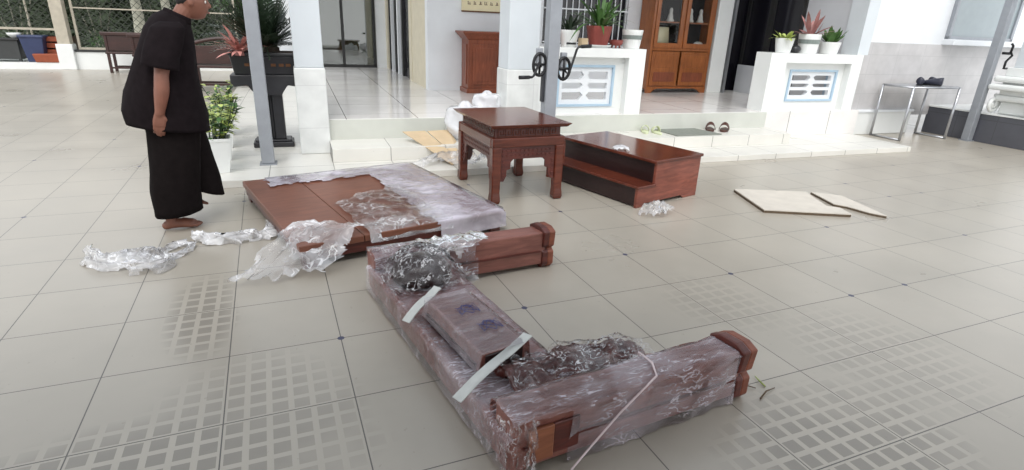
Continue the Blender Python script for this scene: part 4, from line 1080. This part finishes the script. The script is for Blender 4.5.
# hedge and trees
def crown(n, fn, size, mat, L=.25):
    g = MB()
    for k in range(n):
        p = fn(); a = random.uniform(0, 2*PI); g.leaf(p, (cos(a), sin(a), random.uniform(-.3, .8)), size*random.uniform(.6, 1.3), size*.45*random.uniform(.7, 1.2), .3, 2)
    return g
def shrub(name, label, u, v, rx, rz_, mat, n, size, z0=.0, trunk=None):
    t = thing(name, label, 'shrub' if name != 'garden_tree' else 'tree', W(u, v, 0), 0)
    def fn():
        while True:
            p = Vector((random.uniform(-1, 1), random.uniform(-1, 1), random.uniform(-1, 1)))
            if .35 < p.length < 1: return Vector((p.x*rx, p.y*rx*.7, z0+rz_+p.z*rz_))
    crown(n, fn, size, mat).build('foliage', mat, t, recalc=False)
    g = MB()
    if trunk: g.tube([(0, 0, 0), (.05, 0, z0*.6), (-.03, .02, z0+rz_*.8)], [trunk, trunk*.8, trunk*.5], 10); g.build('trunk', 'bark', t, smooth=True)
    else:
        for k in range(4): g.tube([(0, 0, 0), (random.uniform(-.4, .4)*rx, random.uniform(-.3, .3)*rx, rz_*1.2)], [.03, .012], 6)
        g.build('stems', 'bark', t)
for (u, v, rx, rz_, mat, lb) in ((-9.5, 15.2, 1.5, 1.6, 'leaf_hedge', 'dark dense shrub behind the mesh at the far left edge'), (-7.2, 15.4, 1.5, 1.7, 'leaf_hedge', 'dark shrub behind the blue bin'), (-5.2, 15.2, 1.3, 1.5, 'leaf_hedge', 'dark shrub behind the beige corner post'), (-3.6, 15.5, 1.3, 1.6, 'leaf_hedge', 'dark shrub behind the settees'), (-1.9, 15.6, 1.4, 1.6, 'leaf_hedge', 'dark shrub behind the person'), (0.2, 15.5, 1.4, 1.6, 'leaf_hedge', 'dark shrub behind the cycad'), (-4.25, 13.1, .75, .42, 'leaf', 'low bright green bush just behind the low white wall')):
    shrub('garden_shrub', lb, u, v, rx, rz_, mat, 2600 if rx > 1 else 1100, .2 if rx > 1 else .12)
shrub('garden_tree', 'pale-trunked tree left of the person behind the fence', -3.9, 14.0, 1.1, .9, 'leaf_hedge', 1200, .25, 2.2, .17)
shrub('garden_tree', 'pale-trunked tree directly behind the person beyond the fence', -3.1, 13.6, 1.1, .9, 'leaf_hedge', 1200, .25, 2.2, .15)
shrub('garden_tree', 'leafy tree behind the arched bench', -1.0, 13.2, 1.3, 1.1, 'leaf', 1500, .25, 1.4, .14)
hbox('wall_garden_back', 'leaf_hedge', -14, 3, 17.2, 17.5, 0, 3.6)

# ------------------------------------------------------------------ person
def person():
    # local +x is where the person walks, -y is the camera side
    t = thing('person', 'person in dark short-sleeved shirt and wide trousers walking barefoot to the right', 'person', (-.71, 4.57, 0), .10)
    g = MB()
    def limb(P, rr, seg=14):
        P = [Vector(p) for p in P]; Q, rs = [], []
        for i in range(len(P)-1):
            p0, p1, p2, p3 = P[max(i-1, 0)], P[i], P[i+1], P[min(i+2, len(P)-1)]
            for k in range(5):
                f_ = k/5; Q.append(.5*((2*p1)+(p2-p0)*f_+(2*p0-5*p1+4*p2-p3)*f_*f_+(3*p1-p0-3*p2+p3)*f_**3)); h = f_*f_*(3-2*f_); rs.append(rr[i]+(rr[i+1]-rr[i])*h)
        Q.append(P[-1]); rs.append(rr[-1])
        d0 = (Q[0]-Q[1]).normalized(); d1 = (Q[-1]-Q[-2]).normalized()
        Q = [Q[0]+d0*rs[0]*.7]+Q+[Q[-1]+d1*rs[-1]*.7]; rs = [rs[0]*.55]+rs+[rs[-1]*.55]
        g.tube(Q, rs, seg)
    # trunk and neck
    g.loft([((.0, 0, .76), .09, .13, 0), ((.0, 0, .84), .12, .165, 0), ((.015, 0, .93), .11, .15, 0), ((.03, 0, 1.03), .10, .14, .05), ((.06, 0, 1.15), .115, .155, .1), ((.09, 0, 1.26), .12, .17, .15), ((.12, 0, 1.345), .10, .175, .25), ((.15, 0, 1.395), .075, .12, .35), ((.175, 0, 1.425), .06, .07, .35)], 24)
    limb([(.16, 0, 1.38), (.20, 0, 1.45), (.255, 0, 1.53)], [.062, .056, .055])
    for (sy, knee, ank, heel, ball) in ((-1, (.05, -.10, .46), (-.06, -.10, .10), (-.10, -.10, .032), (.07, -.105, .034)), (1, (.19, .11, .50), (.04, .14, .21), (.0, .14, .15), (.125, .145, .125))):
        kn = Vector(knee); an = Vector(ank); hp = Vector((0, sy*.09, .80))
        limb([hp, hp.lerp(kn, .5)+Vector((.01, 0, 0)), kn, kn.lerp(an, .35)+Vector((-.022, 0, 0)), kn.lerp(an, .8), an, an+Vector((.005, 0, -.045))], [.098, .083, .058, .059, .042, .037, .036])
        limb([heel, an+Vector((.02, 0, -.055)), ball], [.031, .036, .033])
        b0 = Vector(ball); limb([b0+Vector((-.07, sy*.0, .01)), b0+Vector((0, sy*.012, -.004))], [.034, .028]); limb([b0+Vector((-.06, -sy*.012, .012)), b0+Vector((.01, -sy*.02, -.002))], [.034, .028])
        for k in range(5):
            off = -sy*(.034-.0165*k); L = (.058, .056, .048, .038, .026)[k]
            limb([b0+Vector((-.015, off*.9, -.004)), b0+Vector((L*.55, off, -.008)), b0+Vector((L, off, -.018))], [.012, .0105 if k else .013, .0085 if k else .011], 10)
    for (sh, el, fo, wr, hb) in (((.1, -.165, 1.345), (.045, -.25, 1.10), (.03, -.258, 1.0), (-.005, -.25, .85), (-.018, -.248, .775)), ((.1, .165, 1.345), (.05, .25, 1.10), (.04, .258, 1.0), (.01, .25, .85), (.0, .248, .775))):
        limb([(Vector(sh)+Vector((.02, -.6*sh[1], .02))), sh, Vector(sh).lerp(Vector(el), .5), el, fo, wr], [.065, .066, .052, .043, .045, .029])
        w0, h0 = Vector(wr), Vector(hb); d = (h0-w0).normalized(); sd_ = Vector((1, 0, 0))-d*d.x; sd_.normalize(); nm = d.cross(sd_)
        for o_, r_ in ((-.022, .0165), (-.007, .0175), (.008, .0175), (.022, .0165)): limb([w0+sd_*o_*.6, w0.lerp(h0, .5)+sd_*o_, h0+sd_*o_*1.15], [.018, r_, r_*.82], 10)
        inn = nm if nm.y*sh[1] < 0 else -nm
        for k, (o_, L) in enumerate(((.027, .07), (.009, .08), (-.009, .074), (-.027, .058))):
            p = h0+sd_*o_
            limb([p-d*.015, p+d*L*.42+inn*.004, p+d*L*.74+inn*.014, p+d*L*.95+inn*.028], [.0105, .0098, .0088, .007], 10)
        tb = w0.lerp(h0, .3)+sd_*.024
        limb([tb, tb+sd_*.022+d*.022+inn*.012, tb+sd_*.026+d*.05+inn*.02, tb+sd_*.022+d*.07+inn*.024], [.0165, .0135, .011, .008], 10)
    bm = bmesh.new(); tm = bpy.data.meshes.new('limbs'); bmesh.ops.recalc_face_normals(g.b, faces=g.b.faces); g.b.to_mesh(tm); g.b.free(); bm.from_mesh(tm)
    # head, looking ahead and slightly down
    hd = MB(); hc = Vector((.285, 0, 1.555)); n, m = 28, 20
    def headp(th, ph):
        # th round (0 = face), ph from chin (0) to crown (pi)
        z = -cos(ph); s = sin(ph); x, y = cos(th), sin(th)
        rx, ry, rz = .093, .074, .116
        px_, py_, pz_ = rx*s*x, ry*s*y, rz*z
        if z < 0:
            if x > 0: px_ += .012*x*(-z)*s+.022*max(0, -z-.35)*x
            else: px_ *= 1+.35*z
            py_ *= 1+.22*z
        fr = max(0, x)**6
        # nose, brow, eye socket, lips, chin
        px_ += fr*.024*math.exp(-((y/.16)**2))*math.exp(-(((z+.12)/.13)**2))
        px_ += fr*.010*math.exp(-((y/.1)**2))*math.exp(-(((z-.02)/.15)**2))
        px_ -= .010*max(0, x)**3*math.exp(-(((abs(y)-.42)/.16)**2))*math.exp(-(((z-.08)/.1)**2))
        px_ += fr*.008*math.exp(-((y/.3)**2))*math.exp(-(((z+.47)/.06)**2))
        px_ += fr*.008*math.exp(-((y/.3)**2))*math.exp(-(((z+.8)/.12)**2))
        return Vector((px_, py_, pz_))
    R = [[hd.b.verts.new(headp(2*PI*k/n, PI*i/m)) for k in range(n)] for i in range(1, m)]
    hd.skin(R)
    for sg in (-1, 1):
        hd.ball((-.008, sg*.076, -.005), .018, .009, .031, 10, 8)
    bmesh.ops.subdivide_edges(hd.b, edges=hd.b.edges[:], cuts=1, smooth=.3, use_grid_fill=True)
    rot = Matrix.Translation(hc) @ Matrix.Rotation(.16, 4, 'Y')
    bmesh.ops.transform(hd.b, matrix=rot, verts=hd.b.verts)
    tm = bpy.data.meshes.new('h'); hd.b.to_mesh(tm); hd.b.free(); bm.from_mesh(tm)
    bmesh.ops.recalc_face_normals(bm, faces=bm.faces)
    me = bpy.data.meshes.new('body'); bm.to_mesh(me); bm.free(); me.materials.append(M['skin'])
    body = bpy.data.objects.new('body', me); C.objects.link(body); body.parent = t
    rm = body.modifiers.new('one_skin', 'REMESH'); rm.mode = 'VOXEL'; rm.voxel_size = .0055; rm.use_smooth_shade = True
    sm = body.modifiers.new('smooth', 'SMOOTH'); sm.factor = .5; sm.iterations = 3
    dg = bpy.context.evaluated_depsgraph_get(); dg.update(); me = bpy.data.meshes.new_from_object(body.evaluated_get(dg)); body.modifiers.clear(); body.data = me
    for p in me.polygons: p.use_smooth = True
    # eyes, lips, hair
    for sg in (-1, 1):
        e = MB().ball((.072, sg*.031, .010), .0125, .0125, .0115, 12, 8).build('eye', 'eye', t, smooth=True, xf=rot)
        MB().ball((.0825, sg*.031, .008), .004, .0065, .0065, 10, 6).build('iris', 'iris', e, smooth=True, xf=rot)
    MB().ball((.101, 0, -.056), .006, .02, .007, 12, 6).build('lips', 'lip', t, smooth=True, xf=rot)
    hr = MB(); rr = []
    for i in range(8, m):
        ring = []
        for k in range(n):
            th, ph = 2*PI*k/n, PI*i/m
            p = headp(th, ph); hl = .35-.75*max(0, -cos(th))-.1*abs(sin(th))     # hairline height
            grow = .008 if (-cos(ph)) > hl else -.006
            ring.append(hr.b.verts.new(p*(1+grow/p.length)))
        rr.append(ring)
    hr.skin(rr); hr.build('hair', 'hair', t, smooth=True, xf=rot)
    # clothing
    def fold(rings, wob, seed, mat, name, seg=44, thick=.006, parent=t, sub=True, extra=None):
        g = MB(); R = []
        N = len(rings)
        # interpolate rings
        RR = []
        for i in range(N-1):
            for k in range(4):
                f_ = k/4; A, B = rings[i], rings[i+1]
                RR.append((tuple(A[0][j]+(B[0][j]-A[0][j])*f_ for j in range(3)), A[1]+(B[1]-A[1])*f_, A[2]+(B[2]-A[2])*f_, A[3]+(B[3]-A[3])*f_))
        RR.append(rings[-1])
        for i, (c, rx, ry, tl) in enumerate(RR):
            ring = []
            for k in range(seg):
                a = 2*PI*k/seg; q = Vector((cos(a)*1.6+seed, sin(a)*1.6, c[2]*2.2))
                w = 1+wob*(noise.noise(q*1.5)+.6*noise.noise(q*3.1)+.5*ridge(Vector((cos(a)*2.5+seed+c[2]*1.5, sin(a)*2.5, c[2]*3.2))))
                x, y = rx*w*cos(a), ry*w*sin(a)
                ring.append(g.b.verts.new((c[0]+x*cos(tl), c[1]+y, c[2]-x*sin(tl))))
            R.append(ring)
        g.skin(R, False)
        o = g.build(name, mat, parent, smooth=True)
        m1 = o.modifiers.new('cloth', 'SOLIDIFY'); m1.thickness = thick; m1.offset = 1
        return o
    shirt = fold([((.03, 0, .73), .245, .25, .14), ((.025, 0, .82), .25, .245, .12), ((.03, 0, .95), .225, .235, .1), ((.06, 0, 1.1), .19, .22, .06), ((.095, 0, 1.25), .165, .215, .1), ((.12, 0, 1.35), .14, .20, .22), ((.15, 0, 1.42), .11, .15, .4), ((.18, 0, 1.455), .078, .085, .45)], .05, 1., 'cloth', 'shirt')
    fold([((.13, -.10, 1.42), .06, .075, 0), ((.12, -.16, 1.385), .095, .085, .0), ((.09, -.2, 1.3), .10, .075, .15), ((.06, -.235, 1.22), .096, .072, .2), ((.042, -.253, 1.145), .10, .07, .2)], .04, 3., 'cloth', 'sleeve', 28, parent=shirt)
    fold([((.13, .10, 1.42), .06, .075, 0), ((.12, .16, 1.385), .095, .085, .0), ((.09, .2, 1.3), .10, .075, .1), ((.07, .235, 1.23), .096, .072, .15), ((.05, .25, 1.145), .098, .07, .15)], .04, 5., 'cloth', 'sleeve', 28, parent=shirt)
    fold([((.175, 0, 1.44), .085, .09, .45), ((.19, 0, 1.475), .074, .078, .45)], .0, 6., 'cloth', 'collar', 28, .008, parent=shirt)
    pants = fold([((.0, -.085, .12), .15, .13, -.12), ((.0, -.09, .3), .15, .135, -.05), ((.03, -.09, .5), .15, .135, 0), ((.05, -.08, .7), .155, .13, 0), ((.04, -.05, .86), .16, .13, 0)], .05, 9., 'cloth_pants', 'trousers')
    fold([((.17, .10, .235), .14, .13, .42), ((.15, .10, .36), .145, .13, .3), ((.12, .095, .5), .15, .13, .2), ((.08, .08, .7), .15, .13, .05), ((.06, .05, .86), .15, .13, 0)], .05, 12., 'cloth_pants', 'trouser_leg', parent=pants)
    return t
person()

# ------------------------------------------------------------------ light, camera
w = bpy.data.worlds.new('overcast'); S.world = w; w.use_nodes = True
nt_ = w.node_tree; nt_.nodes.clear()
out = nt_.nodes.new('ShaderNodeOutputWorld'); bg = nt_.nodes.new('ShaderNodeBackground'); nt_.links.new(bg.outputs[0], out.inputs[0])
tc = nt_.nodes.new('ShaderNodeTexCoord'); sp = nt_.nodes.new('ShaderNodeSeparateXYZ'); rp = nt_.nodes.new('ShaderNodeValToRGB')
nt_.links.new(tc.outputs['Generated'], sp.inputs[0]); nt_.links.new(sp.outputs[2], rp.inputs[0]); nt_.links.new(rp.outputs[0], bg.inputs[0])
e = rp.color_ramp.elements; e[0].position = .0; e[0].color = (.98, .99, 1, 1); e[1].position = .75; e[1].color = (.46, .5, .55, 1)
bg.inputs[1].default_value = 1.25
sd = bpy.data.lights.new('overcast_sun', 'SUN'); sd.energy = 1.7; sd.angle = math.radians(45); sd.color = (1, .97, .93)
so = bpy.data.objects.new('overcast_sun', sd); C.objects.link(so)
so.rotation_euler = Vector((-.35, -.75, 1.1)).to_track_quat('Z', 'Y').to_euler()

PITCH, ROLL, YAW, FPX = .361800059, .0413118076, .408752760, 559.345578
fw = Vector((sin(YAW)*cos(PITCH), cos(YAW)*cos(PITCH), -sin(PITCH))); rt = Vector((cos(YAW), -sin(YAW), 0)); up = rt.cross(fw)
Rv = rt*cos(ROLL)+up*sin(ROLL); Uv = up*cos(ROLL)-rt*sin(ROLL)
cd = bpy.data.cameras.new('camera'); cam = bpy.data.objects.new('camera', cd); C.objects.link(cam)
cd.sensor_fit = 'HORIZONTAL'; cd.sensor_width = 36; cd.lens = FPX/1024*36; cd.clip_start = .05; cd.clip_end = 200
cam.matrix_world = Matrix(((Rv.x, Uv.x, -fw.x, 0), (Rv.y, Uv.y, -fw.y, 0), (Rv.z, Uv.z, -fw.z, 1.5), (0, 0, 0, 1)))
S.camera = cam
S.view_settings.view_transform = 'Standard'; S.view_settings.look = 'None'; S.view_settings.gamma = 1; S.view_settings.use_curve_mapping = False
S.view_settings.exposure = .58
